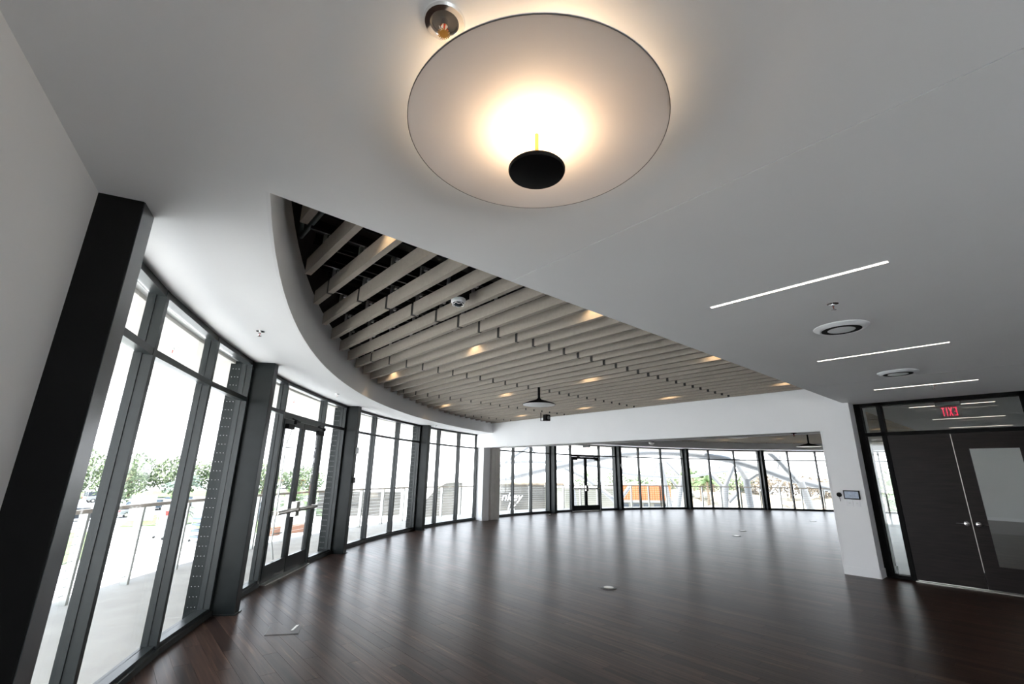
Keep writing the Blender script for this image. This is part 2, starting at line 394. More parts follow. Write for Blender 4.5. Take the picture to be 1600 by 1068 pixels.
def window(n, tl, mids, tr_, label, door=None):
    c = pol((tl+tr_)/2, RG, 0)
    e = empty('window_%d' % n, c); e['kind'] = 'structure'; e['label'] = label
    ts = [tl]+list(mids)+[tr_]
    for i, t in enumerate(ts):
        edge = i in (0, len(ts)-1)
        tt = t if not edge else (t-0.11 if i == 0 else t+0.11)
        mullion(tt, 0, HC, e, 'frame_jamb' if edge else 'mullion', 0.045 if edge else 0.056)
    for i in range(len(ts)-1):
        ta, tb = ts[i], ts[i+1]
        isd = door is not None and i == 1
        hrail(ta, tb, ZHD, HC, e, 'head_rail')
        if isd: hrail(ta, tb, 2.37, ZTB1, e, 'transom_bar')
        else:
            hrail(ta, tb, ZTB0, ZTB1, e, 'transom_bar')
            m = MB(); chord(m, ta, tb, 15.86, 16.01, 0, 0.055); chord(m, ta, tb, 15.89, 16.0, 0.055, 0.085); m.build('sill', M['alu'], e)
            m = MB(); chord(m, ta-0.1, tb+0.1, 15.963, 15.975, 0.085, ZTB0); m.build('pane', M['glass'], e)
        m = MB(); chord(m, ta-0.1, tb+0.1, 15.963, 15.975, ZTB1, ZHD); m.build('pane', M['glass'], e)
    return e
HW = 0.30  # half column in degrees
def bay(n, i, mids, label, door=None, tl=None, tr_=None):
    return window(n, tl if tl else COLS[i]-HW, mids, tr_ if tr_ else COLS[i+1]+HW, label, door)
bay(1, 0, (158.3, 153.5), 'dark framed curtain wall bay beside the white left wall')
bay(2, 1, (144.42, 138.1), 'dark framed side lights and transom around the glass doors on the left', door=1)
bay(3, 2, (128.85, 124.2), 'three light curtain wall bay right of the near glass doors')
bay(4, 3, (115.6, 111.25), 'curtain wall bay ending against the white beam', tr_=107.2)
bay(5, 4, (99.0, 94.95), 'curtain wall bay just beyond the folded partition', tl=104.2)
bay(6, 5, (86.0, 79.55), 'dark framed side lights and transom around the far glass doors', door=1)
bay(7, 6, (70.85, 66.05), 'three light bay right of the far glass doors')
bay(8, 7, (56.15, 51.2), 'three light bay in front of the palms')
bay(9, 8, (41.3, 36.55), 'three light bay beside the white pier')
bay(10, 9, (26.65, 21.8), 'three light bay seen through the side light of the wooden doors')

def glass_doors(n, tl, tr_, label, hw=True):
    e = empty('door_%d' % n, pol((tl+tr_)/2, RG, 0)); e['kind'] = 'structure'; e['label'] = label
    tm = (tl+tr_)/2
    def P(t, r, z): return pol(t, r, z)
    m = MB(); chord(m, tl-0.1, tr_+0.1, 15.80, 16.08, 0.0, 0.016); m.build('threshold', M['satin'], e)
    for s, (ta, tb) in ((0, (tl-0.12, tm+0.02)), (1, (tm-0.02, tr_+0.12))):
        m = MB(); r0, r1 = 15.875, 15.925; st = 0.26
        chord(m, ta, tb, r0, r1, 0.02, 0.25); chord(m, ta, tb, r0, r1, 2.27, 2.365)
        chord(m, ta, ta-st, r0, r1, 0.25, 2.27); chord(m, tb+st, tb, r0, r1, 0.25, 2.27)
        lf = m.build('door_leaf', M['steel'], e)
        m = MB(); chord(m, ta-st+.02, tb+st-.02, 15.895, 15.903, 0.24, 2.28); m.build('pane', M['glass'], lf)
        # panic bar with its end mountings and the latch case at the meeting stile
        m = MB(); a, b = ta-0.10, tb+0.10
        pa, pb2 = P(a, 15.80, 0.965), P(b, 15.80, 0.965)
        m.tube([pa, pb2], 0.032, 12)
        for t in (a, b): radbox(m, t, 0.05, 15.80, 15.88, 0.935, 0.995)
        tmm = (tm+0.18) if s == 0 else (tm-0.18)
        radbox(m, tmm, 0.045, 15.79, 15.88, 0.86, 1.09)
        bevel(m.build('panic_bar', M['satin'], lf, smooth=True), 0.003)
        # door closer: body on the top rail, arm to the frame
        th_h = ta-0.55 if s == 0 else tb+0.55
        m = MB(); radbox(m, th_h, 0.24, 15.815, 15.875, 2.215, 2.29)
        e1 = P(th_h, 15.77, 2.32); e2 = P(th_h+(-0.9 if s == 0 else 0.9), 15.79, 2.35); e3 = P(th_h+(-0.2 if s == 0 else .2), 15.84, 2.385)
        m.tube([e1, e2], 0.011, 6); m.tube([e2, e3], 0.011, 6)
        m.lathe([(0, -0.03), (0.022, -0.03), (0.022, 0.03), (0, 0.03)], e1, 10)
        m.build('door_closer', M['black'], lf)
        if s == 0 and hw:
            m = MB(); t0 = tb+0.95
            m.tube([P(t0, 15.96, 0.25), P(t0, 16.02, 0.5), P(t0, 16.02, 2.0), P(t0, 15.96, 2.25)], 0.012, 8)
            for z in (0.62, 1.3, 1.95): m.tube([P(t0, 16.02, z), P(t0-0.55, 15.95, z)], 0.009, 6)
            m.build('pull_handle', M['railpost'], lf, smooth=True)
    return e
glass_doors(1, 144.42-0.12, 138.1+0.12, 'pair of dark framed glass doors with satin panic bars at left')
glass_doors(2, 86.0-0.12, 79.55+0.12, 'pair of dark framed glass doors in the far curtain wall', hw=False)

# columns --------------------------------------------------------
COLLAB = {0: 'broad dark steel column against the white left wall', 1: 'dark steel column left of the near glass doors',
          2: 'dark steel column right of the near glass doors, small white sensor on it', 3: 'dark steel column next before the white beam',
          5: 'dark steel column left of the far glass doors', 6: 'dark steel column right of the far glass doors',
          7: 'dark steel column between the two bays beyond the orange building', 8: 'dark steel column nearest the white pier in the far curtain wall',
          9: 'dark steel column hidden behind the white pier', 10: 'dark steel column where the pale far wall starts'}
for i, t in enumerate(COLS):
    if t is None: continue
    e = empty('steel_column', pol(t, 15.75, 0))
    tag(e, COLLAB[i], 'column', 'steel columns along the curtain wall', 'thing')
    if i == 0:
        c0 = [pol(163.62, 15.62), pol(163.62, 16.03), pol(163.05, 16.03), pol(163.0, 15.62)]
        o = MB().prism(c0, 0, HC).build('shaft', M['black'], e)
        MB().prism([pol(163.59, 15.617), pol(163.59, 15.622), pol(163.0, 15.622), pol(163.0, 15.617)], 0.013, HC-0.002).build('lit_face', M['litsteel'], e)  # thin overlay: the column front's window light painted as a lighter face
    else:
        m = MB(); radbox(m, t, 0.15, 15.63, 16.01, 0, HC); o = m.build('shaft', M['steel'], e)
    bevel(o, 0.004)
    m = MB(); radbox(m, t, 0.19, 15.61, 15.85, 0, 0.012); m.build('base_plate', M['steel'], e)
    m = MB(); radbox(m, t, 0.20, 16.015, 16.15, -0.02, 2.93)
    cl = m.build('outer_cladding', M['steel'], e)
    # pale discs painted as daylight showing through perforations, in rows up the cladding
    m = MB(); a = math.radians(t); ur = Vector((math.cos(a), math.sin(a), 0)); ut = Vector((-ur.y, ur.x, 0)); c = Vector((CX, CY, 0))
    if i < 4:
        for sd in (-1, 1):
            z = 0.1
            while z < 2.85:
                for k in range(3):
                    p = c+ur*(16.043+0.036*k)+ut*(sd*0.1015)+Vector((0, 0, z)); rr = 0.0045
                    m.add([p+ur*rr, p+Vector((0, 0, rr)), p-ur*rr, p-Vector((0, 0, rr)), p+ut*sd*0.002], [(0, 1, 4), (1, 2, 4), (2, 3, 4), (3, 0, 4)])
                z += 0.105
        st = m.build('light_dot', M['white'], cl); st['kind'] = 'stuff'

# ------------------------------------------------------------------ baffle ceiling
def baffle_root(label, loc):
    e = empty('baffle_ceiling', loc); tag(e, label, 'slatted ceiling', 'baffle ceilings', 'thing'); return e
BH, BWD, SEG, GAP = 0.14, 0.052, 2.385, 0.05
broot = baffle_root('taupe parallel baffles hung in the near round ceiling recess', (5, 6, ZB))
protos = {}
def baffle(x, y0, y1, parent, key=None):
    L_ = round(y1-y0, 3)
    me = protos.get(L_)
    if me is None:
        o = MB().box(0, BWD, 0, L_, 0, BH).build('baffle', M['baffle'], parent)
        me = o.data
        for v in me.vertices: v.co += W[parent]
        protos[L_] = me
    else:
        o = bpy.data.objects.new('baffle', me); COL.objects.link(o); o.parent = parent
    o.location = Vector((x, y0, ZB))-W[parent]; W[o] = W[parent]
    return o
splice_me = None
def splice(x, y, par, root):
    global splice_me
    if splice_me is None:
        m = MB(); m.box(0.003, BWD-0.003, 0, GAP, 0.004, BH-0.004)
        o = m.build('splice', M['splice'], root); splice_me = o.data
        for v in splice_me.vertices: v.co += W[root]
    else: o = bpy.data.objects.new('splice', splice_me); COL.objects.link(o)
    o.parent = par
    o.location = Vector((x, y, ZB))-W[root]-par.location
x = 0.695; k = 0
while x < XH0-0.08:
    yt = ycirc(x+0.02, RR-0.13 if x > 0.9 else RR-0.5) or 0
    ya = YE+0.04
    if x < 0.8: yt = 3.07
    joints = [4.235+SEG*j for j in range(5)]
    ys = [ya]+[j for j in joints if ya < j < yt-0.3]+[yt]
    prev = None
    for j in range(len(ys)-1):
        a = ys[j] if j == 0 else ys[j]+GAP
        o = baffle(x, a, ys[j+1], broot)
        if j > 0: splice(x, ys[j], o, broot)
    x += 0.305; k += 1
broot2 = baffle_root('taupe baffles in the ceiling beyond the white beam', (20, 6, ZB))
x = XH1+0.13
while x < 29.2:
    yt = ycirc(x+0.02, RR-0.13) or 0
    ya = YE+0.04
    ym = 6.62+SEG
    if yt > ya+0.3:
        if yt > ym+0.5:
            baffle(x, ya, ym, broot2); baffle(x, ym+GAP, yt, broot2)
        else: baffle(x, ya, yt, broot2)
    x += 0.305
# struts and clips over the baffles
sr = MB(); clips = MB()
y = 2.95
while y < 13.2:
    for yy in (y,):
        xa = CX-math.sqrt(max(0.1, (RR-0.15)**2-(yy-CY)**2)); xb = min(XH0-0.02, 10.1)
        if xa < xb-0.3: sr.box(xa, xb, yy, yy+0.025, 3.49, 3.515)
        xx = 0.695+BWD/2
        while xx < xb-0.1:
            if xx > xa+0.1:
                clips.box(xx-0.012, xx+0.012, yy+0.005, yy+0.035, ZB+BH, 3.48)
                clips.box(xx+0.03, xx+0.055, yy, yy+0.04, 3.46, 3.485)
            xx += 0.305
    y += 0.62
for yy in (4.83, 5.1, 5.42):
    sr.box(0.9, 9.9, yy, yy+0.03, 3.98, 4.02)
o = sr.build('strut', M['rail'], broot); o['kind'] = 'stuff'
o = clips.build('hanger_clip', M['clip'], broot); o['kind'] = 'stuff'
cd = MB().tube([(0.936, 2.32, 3.6), (0.936, 4.0, 3.6), (0.936, 4.04, 3.68), (0.936, 4.04, 4.14)], 0.020, 10).build('conduit', M['pipe'], smooth=True)
tag(cd, 'grey conduit pipe above the first baffles in the dark ceiling void', 'pipe')

# recessed downlights between the baffles
DL = [(3.68, 5.16, 1), (3.68, 7.7, 1), (3.68, 2.95, 1), (1.24, 2.9, 1), (6.42, 2.9, 1), (6.42, 5.3, 1), (6.42, 7.7, 1), (6.42, 10.15, 1), (9.16, 5.3, 1), (9.16, 7.75, 1), (9.16, 10.2, 1), (9.16, 2.9, 1),
      (22.05, 9.95, 2), (22.35, 7.7, 2), (24.8, 7.65, 2), (24.8, 5.6, 2), (19.6, 7.7, 2), (17.0, 3.6, 2), (19.7, 3.6, 2), (14.2, 3.4, 2), (17.0, 5.4, 2), (13.0, 5.4, 2)]
for i, (lx, ly, rm) in enumerate(DL):
    base = 0.695 if rm == 1 else XH1+0.13
    kx = round((lx-base-BWD-0.127)/0.305); lx = base+kx*0.305+BWD+0.127
    e = empty('recessed_downlight', (lx, ly, ZB+0.24))
    row = {2.9: 'by the straight ceiling edge', 5.3: 'in the second row', 7.7: 'in the third row', 10.1: 'in the row farthest back'}[min((2.9, 5.3, 7.7, 10.1), key=lambda v: abs(v-ly))]
    mates = sorted(q_[0] for q_ in DL if q_[2] == rm and abs(q_[1]-DL[i][1]) < 1)
    rk = ['first', 'second', 'third', 'fourth', 'fifth', 'sixth'][mates.index(DL[i][0])]
    lab = 'warm downlight %s %s, %s from the windows' % ('of the near recess' if rm == 1 else 'beyond the beam', row, rk)
    if rm == 2: lab = 'warm downlight beyond the beam %s, %s from the beam' % (row, rk)
    tag(e, lab, 'downlight', 'downlights in the near recess' if rm == 1 else 'downlights beyond the beam')
    MB().lathe([(0.055, 0.14), (0.055, 0.0), (0.045, 0.0), (0.045, 0.02)], (lx, ly, ZB+0.24), 16).build('can', M['black'], e)
    MB().lathe([(0.0, 0.013), (0.043, 0.013), (0.043, 0.018), (0, 0.018)], (lx, ly, ZB+0.24), 16).build('lens', M['spotled'], e)
    l = bpy.data.lights.new('downlight_lamp', 'SPOT'); l.energy = 1.9; l.color = (1, 0.72, 0.42); l.spot_size = math.radians(125); l.spot_blend = 0.6; l.shadow_soft_size = 0.03
    lo = bpy.data.objects.new('downlight_lamp', l); COL.objects.link(lo); lo.parent = e; lo.location = (0, 0, -0.006)

# ------------------------------------------------------------------ big disc ceiling lamp
LX, LY = 1.01, 1.045
lamp = empty('disc_ceiling_lamp', (LX, LY, HC)); tag(lamp, 'large round pale disc ceiling lamp glowing warm with a black cap below', 'ceiling lamp')
prof = [(0.0, 0.004), (0.30, 0.004), (0.42, 0.002), (0.484, -0.006), (0.486, -0.004), (0.486, 0.0), (0.42, 0.010), (0.30, 0.012), (0.0, 0.012)]
MB().lathe(prof, (LX, LY, 2.846), 96).build('disc', M['dish'], lamp, smooth=True)
MB().lathe([(0.484, -0.0075), (0.4868, -0.007), (0.4868, -0.004), (0.484, -0.004), (0.484, -0.0075)], (LX, LY, 2.846), 96, cap=False).build('rim', M['greymetal'], lamp, smooth=True)
MB().lathe([(0, 0), (0.06, 0), (0.06, 0.075), (0, 0.075)], (LX, LY, 2.861), 24).build('mount', M['black'], lamp, smooth=True)
MB().tube([(LX, LY, 2.700), (LX, LY, 2.850)], 0.008, 12).build('stem', M['brass'], lamp, smooth=True)
cap = MB().lathe([(0, 0), (0.094, 0), (0.103, 0.003), (0.106, 0.010), (0.106, 0.016), (0.101, 0.022), (0, 0.022)], (LX, LY, 2.676), 64).build('cap', M['black'], lamp, smooth=True)
MB().lathe([(0.012, 0), (0.085, 0), (0.085, 0.003), (0.012, 0.003)], (LX, LY, 2.6985), 32).build('led_ring', M['led'], cap)
l = bpy.data.lights.new('back_glow', 'POINT'); l.energy = 3.2; l.color = (1, 0.72, 0.42); l.shadow_soft_size = 0.03
for k in range(6):
    a = k*math.pi/3
    lo = bpy.data.objects.new('back_glow_lamp', l); COL.objects.link(lo); lo.parent = lamp; lo.location = (0.30*math.cos(a), 0.30*math.sin(a), -0.045)
l.energy = 0.14

# linear slot lights
SL = [(3.533, 'near slot of warm light in the flat ceiling, longest looking'), (6.196, 'second warm light slot, between the two round air diffusers'),
      (8.87, 'third warm light slot, nearest the wooden door wall'), (11.58, 'first warm light slot seen beyond the door transom'),
      (14.26, 'second warm light slot seen beyond the door transom'), (16.82, 'third warm light slot seen beyond the door transom')]
for x, lab in SL:
    e = empty('slot_light', (x, 1.0, HC)); tag(e, lab, 'ceiling light', 'slot lights in the flat ceiling')
    MB().box(x-0.017, x+0.017, 0.425, 1.585, HC-0.002, HC+0.001).build('diffuser', M['strip'], e)
    m = MB(); m.box(x-0.021, x-0.017, 0.421, 1.589, HC-0.0035, HC+0.001); m.box(x+0.017, x+0.021, 0.421, 1.589, HC-0.0035, HC+0.001)
    m.box(x-0.021, x+0.021, 0.421, 0.425, HC-0.0035, HC+0.001); m.box(x-0.021, x+0.021, 1.585, 1.589, HC-0.0035, HC+0.001)
    m.build('rim', M['whitemetal'], e)

# round air diffusers
for (x, y, lab) in ((4.885, 1.02, 'round white air diffuser nearer the lamp, between two light slots'), (7.56, 1.07, 'round white air diffuser nearer the door wall')):
    e = empty('air_diffuser', (x, y, HC)); tag(e, lab, 'vent', 'round air diffusers')
    MB().lathe([(0.215, 0.0), (0.215, -0.006), (0.19, -0.022), (0.165, -0.03), (0.155, -0.026), (0.150, 0.0)], (x, y, HC), 48).build('outer_ring', M['whitemetal'], e, smooth=True)
    MB().lathe([(0.155, -0.027), (0.155, -0.0275), (0.10, -0.0275), (0.10, -0.001)], (x, y, HC), 48).build('slot', M['black'], e)
    MB().lathe([(0.0, -0.034), (0.10, -0.030), (0.128, -0.020), (0.132, -0.014), (0.11, -0.010), (0, -0.010)], (x, y, HC), 48).build('centre_plate', M['whitemetal'], e, smooth=True)

# sprinklers
def sprinkler(x, y, z, lab, grp='ceiling sprinklers', big=False, spanel=1.0, m1='chrome'):
    e = empty('sprinkler', (x, y, z)); tag(e, lab, 'sprinkler', grp)
    s = spanel
    if big:
        MB().lathe([(0.062, 0), (0.064, -0.004), (0.060, -0.012), (0.044, -0.013), (0.040, -0.006), (0.040, 0.0)], (x, y, z), 40).build('escutcheon', M['chrome'], e, smooth=True)
        MB().lathe([(0.039, -0.001), (0.039, -0.003), (0, -0.003), (0, -0.001)], (x, y, z), 30).build('cup', M['greymetal'], e)
    else:
        MB().lathe([(0.04*s, 0), (0.04*s, -0.004), (0.02*s, -0.008), (0, -0.008)], (x, y, z), 24).build('escutcheon', M[m1], e, smooth=True)
    m = MB(); m.lathe([(0, 0), (0.011*s, 0), (0.011*s, -0.022*s), (0, -0.022*s)], (x, y, z-0.002), 10)
    for sd in (-1, 1): m.tube([(x+sd*0.010*s, y, z-0.02*s), (x+sd*0.016*s, y, z-0.035*s), (x+sd*0.005*s, y, z-0.05*s)], 0.003*s, 6)
    m.build('frame', M[m1], e, smooth=True)
    MB().tube([(x, y, z-0.022*s), (x, y, z-0.048*s)], 0.003*s, 8).build('bulb', M['bulb'], e, smooth=True)
    # toothed deflector
    m = MB(); n = 18; vs = []; c = z-0.052*s
    for k in range(n):
        a0 = 2*math.pi*k/n
        for (da, r) in ((0, 0.019), (0.5, 0.019), (0.5, 0.0135), (1.0, 0.0135)):
            a = a0+da*2*math.pi/n; vs.append((x+r*s*math.cos(a), y+r*s*math.sin(a)))
    m.prism(vs, c-0.0015, c); m.build('deflector', M['brass' if big else m1], e)
sprinkler(0.529, 0.956, HC, 'large chrome ringed sprinkler head beside the big disc lamp', big=True)
sprinkler(4.141, 0.888, HC, 'small chrome sprinkler between the near light slot and the first air diffuser', spanel=1.0)
sprinkler(9.026, 0.911, HC, 'small chrome sprinkler close to the third light slot', spanel=1.0)
sprinkler(0.934, 4.983, HC, 'small sprinkler in the white ceiling ring above the first window bay')
sprinkler(2.97, 8.311, HC, 'small sprinkler in the white ceiling ring near the glass doors')
sprinkler(7.3, 11.9, HC, 'tiny sprinkler in the white ceiling ring near the white beam')
sprinkler(0.335, 6.221, 2.9, 'outdoor sprinkler under the balcony soffit, seen through the first bay', 'soffit sprinklers', spanel=1.4, m1='white')
sprinkler(2.542, 9.393, 2.9, 'outdoor sprinkler under the soffit above the glass doors', 'soffit sprinklers', spanel=1.4, m1='white')
sprinkler(6.183, 12.15, 2.9, 'outdoor sprinkler under the soffit above the third bay', 'soffit sprinklers', spanel=1.4, m1='white')
sprinkler(10.4, 3.29, 2.465, 'dark sprinkler under the white beam near the pier', spanel=1.3, m1='black')

# pendants
def pendant(x, y, zd, r, lab):
    e = empty('disc_pendant', (x, y, ZB)); tag(e, lab, 'pendant lamp', 'black stemmed disc pendants')
    MB().tube([(x, y, zd+0.03), (x, y, 4.15)], 0.026, 14).build('stem', M['black'], e, smooth=True)
    MB().lathe([(0.0, 0.13), (0.03, 0.125), (0.05, 0.10), (r*0.4, 0.075), (r*0.7, 0.045), (r*0.94, 0.014), (r, 0.0), (r*0.985, -0.004), (0, -0.004)], (x, y, zd), 48).build('shade', M['black'], e, smooth=True)
    MB().lathe([(0, -0.022), (r*0.5, -0.020), (r*0.85, -0.012), (r*0.975, -0.006), (r*0.975, 0.0), (0, 0.0)], (x, y, zd-0.002), 48).build('diffuser', M['whitemetal'], e, smooth=True)
pendant(6.225, 6.375, 2.90, 0.325, 'black stemmed disc pendant with white underside in the near recess')
pendant(19.64, 5.77, 2.72, 0.40, 'black stemmed disc pendant beyond the beam, nearest the white pier')
pendant(14.06, 5.98, 2.72, 0.31, 'disc pendant beyond the beam, only its white underside showing')

# ceiling camera on a black box
e = empty('dome_camera', (2.36, 3.57, ZB)); tag(e, 'white round camera on a black box between the ceiling baffles', 'camera')
bevel(MB().box(2.27, 2.44, 3.49, 3.65, 3.26, 3.50).build('junction_box', M['black'], e), 0.006)
MB().lathe([(0, 0.035), (0.070, 0.035), (0.074, 0.02), (0.072, -0.002), (0.064, -0.010), (0.055, -0.008), (0, -0.006)], (2.355, 3.56, 3.225), 36).build('housing', M['whitemetal'], e, smooth=True)
MB().lathe([(0.054, 0), (0.052, -0.010), (0.03, -0.028), (0, -0.034)], (2.355, 3.56, 3.216), 28).build('dome', M['carglass'], e, smooth=True)
m = MB(); m.tube([(2.355+0.056*math.cos(a*math.pi/12), 3.56+0.056*math.sin(a*math.pi/12), 3.209-0.014*abs(math.cos(a*math.pi/4))) for a in range(25)], 0.004, 6)
m.build('trim_ring', M['white'], e, smooth=True)
# projector by the beam
e = empty('projector', (9.1, 9.1, 3.1)); tag(e, 'small black speaker on a bracket hung before the white beam', 'speaker')
bevel(MB().box(9.06, 9.22, 8.98, 9.12, 3.02, 3.19).build('body', M['black'], e), 0.01)
m = MB(); m.tube([(9.02, 9.16, 3.30), (9.02, 9.16, 3.02), (9.14, 9.1, 3.03)], 0.012, 8); m.build('bracket', M['black'], e)
m = MB(); m.lathe([(0.0, 0), (0.05, 0), (0.05, -0.01), (0, -0.01)], (9.14, 8.98, 3.10), 16, 'y'); m.build('grille', M['greymetal'], e)
# dome speaker in the far recess
e = empty('dome_camera', (17.3, 10.9, 2.95)); tag(e, 'white dome camera with dark top beyond the beam', 'camera')
MB().lathe([(0, 0.10), (0.10, 0.10), (0.10, 0.0), (0, 0)], (17.3, 10.9, 2.93), 24).build('base', M['black'], e)
MB().lathe([(0.13, 0.0), (0.12, -0.04), (0.07, -0.08), (0, -0.095)], (17.3, 10.9, 2.93), 24).build('dome', M['white'], e, smooth=True)
MB().tube([(17.3, 10.9, 3.02), (17.3, 10.9, 4.15)], 0.02, 8).build('stem', M['black'], e)

# ------------------------------------------------------------------ wooden double doors with side light and transom
DX0, DX1 = 10.44, 10.60
d3 = empty('door_3', (10.5, 1.0, 0)); d3['kind'] = 'structure'; d3['label'] = 'dark wooden double doors in a black frame with transom'
def fbox(y0, y1, z0, z1, name='frame'): return bevel(MB().box(DX0, DX1, y0, y1, z0, z1).build(name, M['black'], d3), 0.003)
fbox(2.13, 2.23, 0, HC); fbox(1.825, 1.895, 0, HC, 'mullion'); fbox(0.03, 0.115, 0, HC, 'mullion'); fbox(-0.95, -0.86, 0, HC)
fbox(-0.86, 2.13, 2.878, HC, 'head_rail'); fbox(-0.86, 2.13, 2.345, 2.405, 'transom_bar')
fbox(1.895, 2.13, 0, 0.05, 'sill'); fbox(-0.86, 0.03, 0, 0.05, 'sill')
GX = 10.535
def pane(y0, y1, z0, z1, par=d3, x=GX, name='pane'): return MB().box(x, x+0.01, y0, y1, z0, z1).build(name, M['glassdoor'], par)
pane(1.89, 2.135, 0.045, 2.35); pane(1.89, 2.135, 2.40, 2.885); pane(0.11, 1.83, 2.40, 2.885)
pane(-0.87, 0.035, 0.045, 2.35); pane(-0.87, 0.035, 2.40, 2.885)
MB().box(10.36, 10.66, 0.115, 1.825, 0.0, 0.012).build('threshold', M['satin'], d3)
def knob(y, par, sgn):
    m = MB(); m.lathe([(0, -0.062), (0.022, -0.060), (0.031, -0.050), (0.031, -0.042), (0.020, -0.032), (0.013, -0.028), (0.013, -0.008), (0.034, -0.007), (0.034, 0), (0, 0)], (10.455, y, 0.943), 28, 'x')
    m.tube([(10.40, y, 0.943), (10.40, y+sgn*0.115, 0.943)], 0.005, 8)
    m.build('knob', M['chrome'], par, smooth=True)
lf = MB().box(10.455, 10.50, 0.9965, 1.822, 0.018, 2.34).build('door_leaf', M['walnut'], d3); knob(1.058, lf, 1)
ly0, ly1, lz0, lz1 = 0.262, 0.815, 0.355, 2.09
m = MB(); m.box(10.455, 10.50, 0.118, 0.9925, 0.018, lz0); m.box(10.455, 10.50, 0.118, 0.9925, lz1, 2.34); m.box(10.455, 10.50, 0.118, ly0, lz0, lz1); m.box(10.455, 10.50, ly1, 0.9925, lz0, lz1)
lf2 = m.build('door_leaf', M['walnut'], d3); knob(0.925, lf2, -1)
pane(ly0, ly1, lz0, lz1, lf2, 10.475, 'vision_pane')
m = MB(); m.box(10.450, 10.4545, 0.990, 0.9990, 0.25, 2.335); m.build('meeting_strip', M['satin'], lf2)
struct(MB().box(10.62, 10.75, 2.12, 2.23, 0, HC).build('trim_2', M['paint']))
m = MB(); m.box(10.60, 10.78, 2.105, 2.12, 0, 0.15); struct(m.build('baseboard_doorway', M['paint']))

# exit signs
def exit_sign(loc, ang, mirror_visible, lab, sc=1.0):
    e = bpy.data.objects.new('exit_sign', None); COL.objects.link(e); W[e] = Vector((0, 0, 0)); e.location = loc; e.rotation_euler = (0, 0, ang)
    e.scale = (sc, sc, sc)
    tag(e, lab, 'exit sign', 'exit signs')
    bevel(MB().box(-0.16, 0.16, -0.035, 0.035, -0.125, 0.0).build('housing', M['greymetal'], e), 0.006)
    MB().box(-0.15, 0.15, -0.003, 0.003, -0.31, -0.12).build('acrylic_panel', M['acrylic'], e)
    # letters from bars, facing local +y
    def bar(m, x0, z0, x1, z1, w_=0.013):
        a = Vector((x0, 0, z0)); b = Vector((x1, 0, z1)); d = (b-a).normalized(); n = Vector((-d.z, 0, d.x))*w_/2
        y0, y1 = 0.0035, 0.0065
        q = [a-n, b-n, b+n, a+n]
        m.hexa([(p.x, y0, p.z) for p in q], [(p.x, y1, p.z) for p in q])
    Wd = 0.046; zt, zb = -0.145, -0.292
    def put(letters):
        xx = 0.100     # local +x is to the left for someone facing the +y side
        for ch in letters:
            m = MB()
            X = lambda u: xx-u
            if ch == 'E':
                bar(m, X(0.01), zb, X(0.01), zt); bar(m, X(0), zt-0.01, X(Wd), zt-0.01); bar(m, X(0), zb+0.01, X(Wd), zb+0.01); bar(m, X(0), (zt+zb)/2, X(Wd*0.85), (zt+zb)/2)
            if ch == 'X': bar(m, X(0.004), zb, X(Wd-0.004), zt); bar(m, X(0.004), zt, X(Wd-0.004), zb)
            if ch == 'I': bar(m, X(0.01), zb, X(0.01), zt)
            if ch == 'T': bar(m, X(Wd/2), zb, X(Wd/2), zt); bar(m, X(0), zt-0.01, X(Wd), zt-0.01)
            m.build('letter', M['exitred'], e)
            xx -= (0.032 if ch == 'I' else Wd+0.014)
    put('EXIT')
    return e
exit_sign((10.68, 0.955, HC), math.radians(-90), False, 'red lettered exit sign hanging behind the glass transom, seen from its back')
a = 83.9; p = pol(a, 15.45)
exit_sign((p[0], p[1], HC), math.radians(a+180), True, 'small red exit sign on the ceiling before the far glass doors', 1.25)

# ------------------------------------------------------------------ devices on the pier
XP = XH0
e = empty('wall_tablet', (XP, 2.43, 1.32)); tag(e, 'dark wall tablet in a slim frame on the white pier', 'tablet')
bevel(MB().box(XP-0.022, XP, 2.308, 2.548, 1.245, 1.395).build('frame', M['black'], e), 0.004)
MB().box(XP-0.0235, XP-0.0215, 2.325, 2.531, 1.262, 1.378).build('screen', M['screen'], e)
e = empty('round_sensor', (XP, 2.618, 1.316)); tag(e, 'round black disc with a short wire beside the wall tablet', 'sensor')
MB().lathe([(0, -0.022), (0.030, -0.022), (0.038, -0.016), (0.040, 0), (0, 0)], (XP, 2.618, 1.316), 32, 'x').build('disc', M['black'], e, smooth=True)
MB().tube([(XP-0.006, 2.618, 1.28), (XP-0.008, 2.616, 1.24), (XP-0.004, 2.612, 1.205)], 0.004, 6).build('wire', M['black'], e)
for (y0, y1, lab) in ((2.428, 2.532, 'white wall switch plate below the tablet, left of the pair'), (2.322, 2.418, 'white wall switch plate below the tablet, right of the pair')):
    e = empty('switch_plate', (XP, (y0+y1)/2, 1.18)); tag(e, lab, 'light switch', 'switch plates on the pier')
    bevel(MB().box(XP-0.006, XP, y0, y1, 1.125, 1.238).build('plate', M['plate'], e), 0.003)
    MB().box(XP-0.010, XP-0.006, (y0+y1)/2-0.018, (y0+y1)/2+0.018, 1.150, 1.213).build('rocker', M['whitemetal'], e)
    MB().box(XP-0.0108, XP-0.010, (y0+y1)/2-0.012, (y0+y1)/2+0.012, 1.180, 1.183).build('slot', M['greymetal'], e)
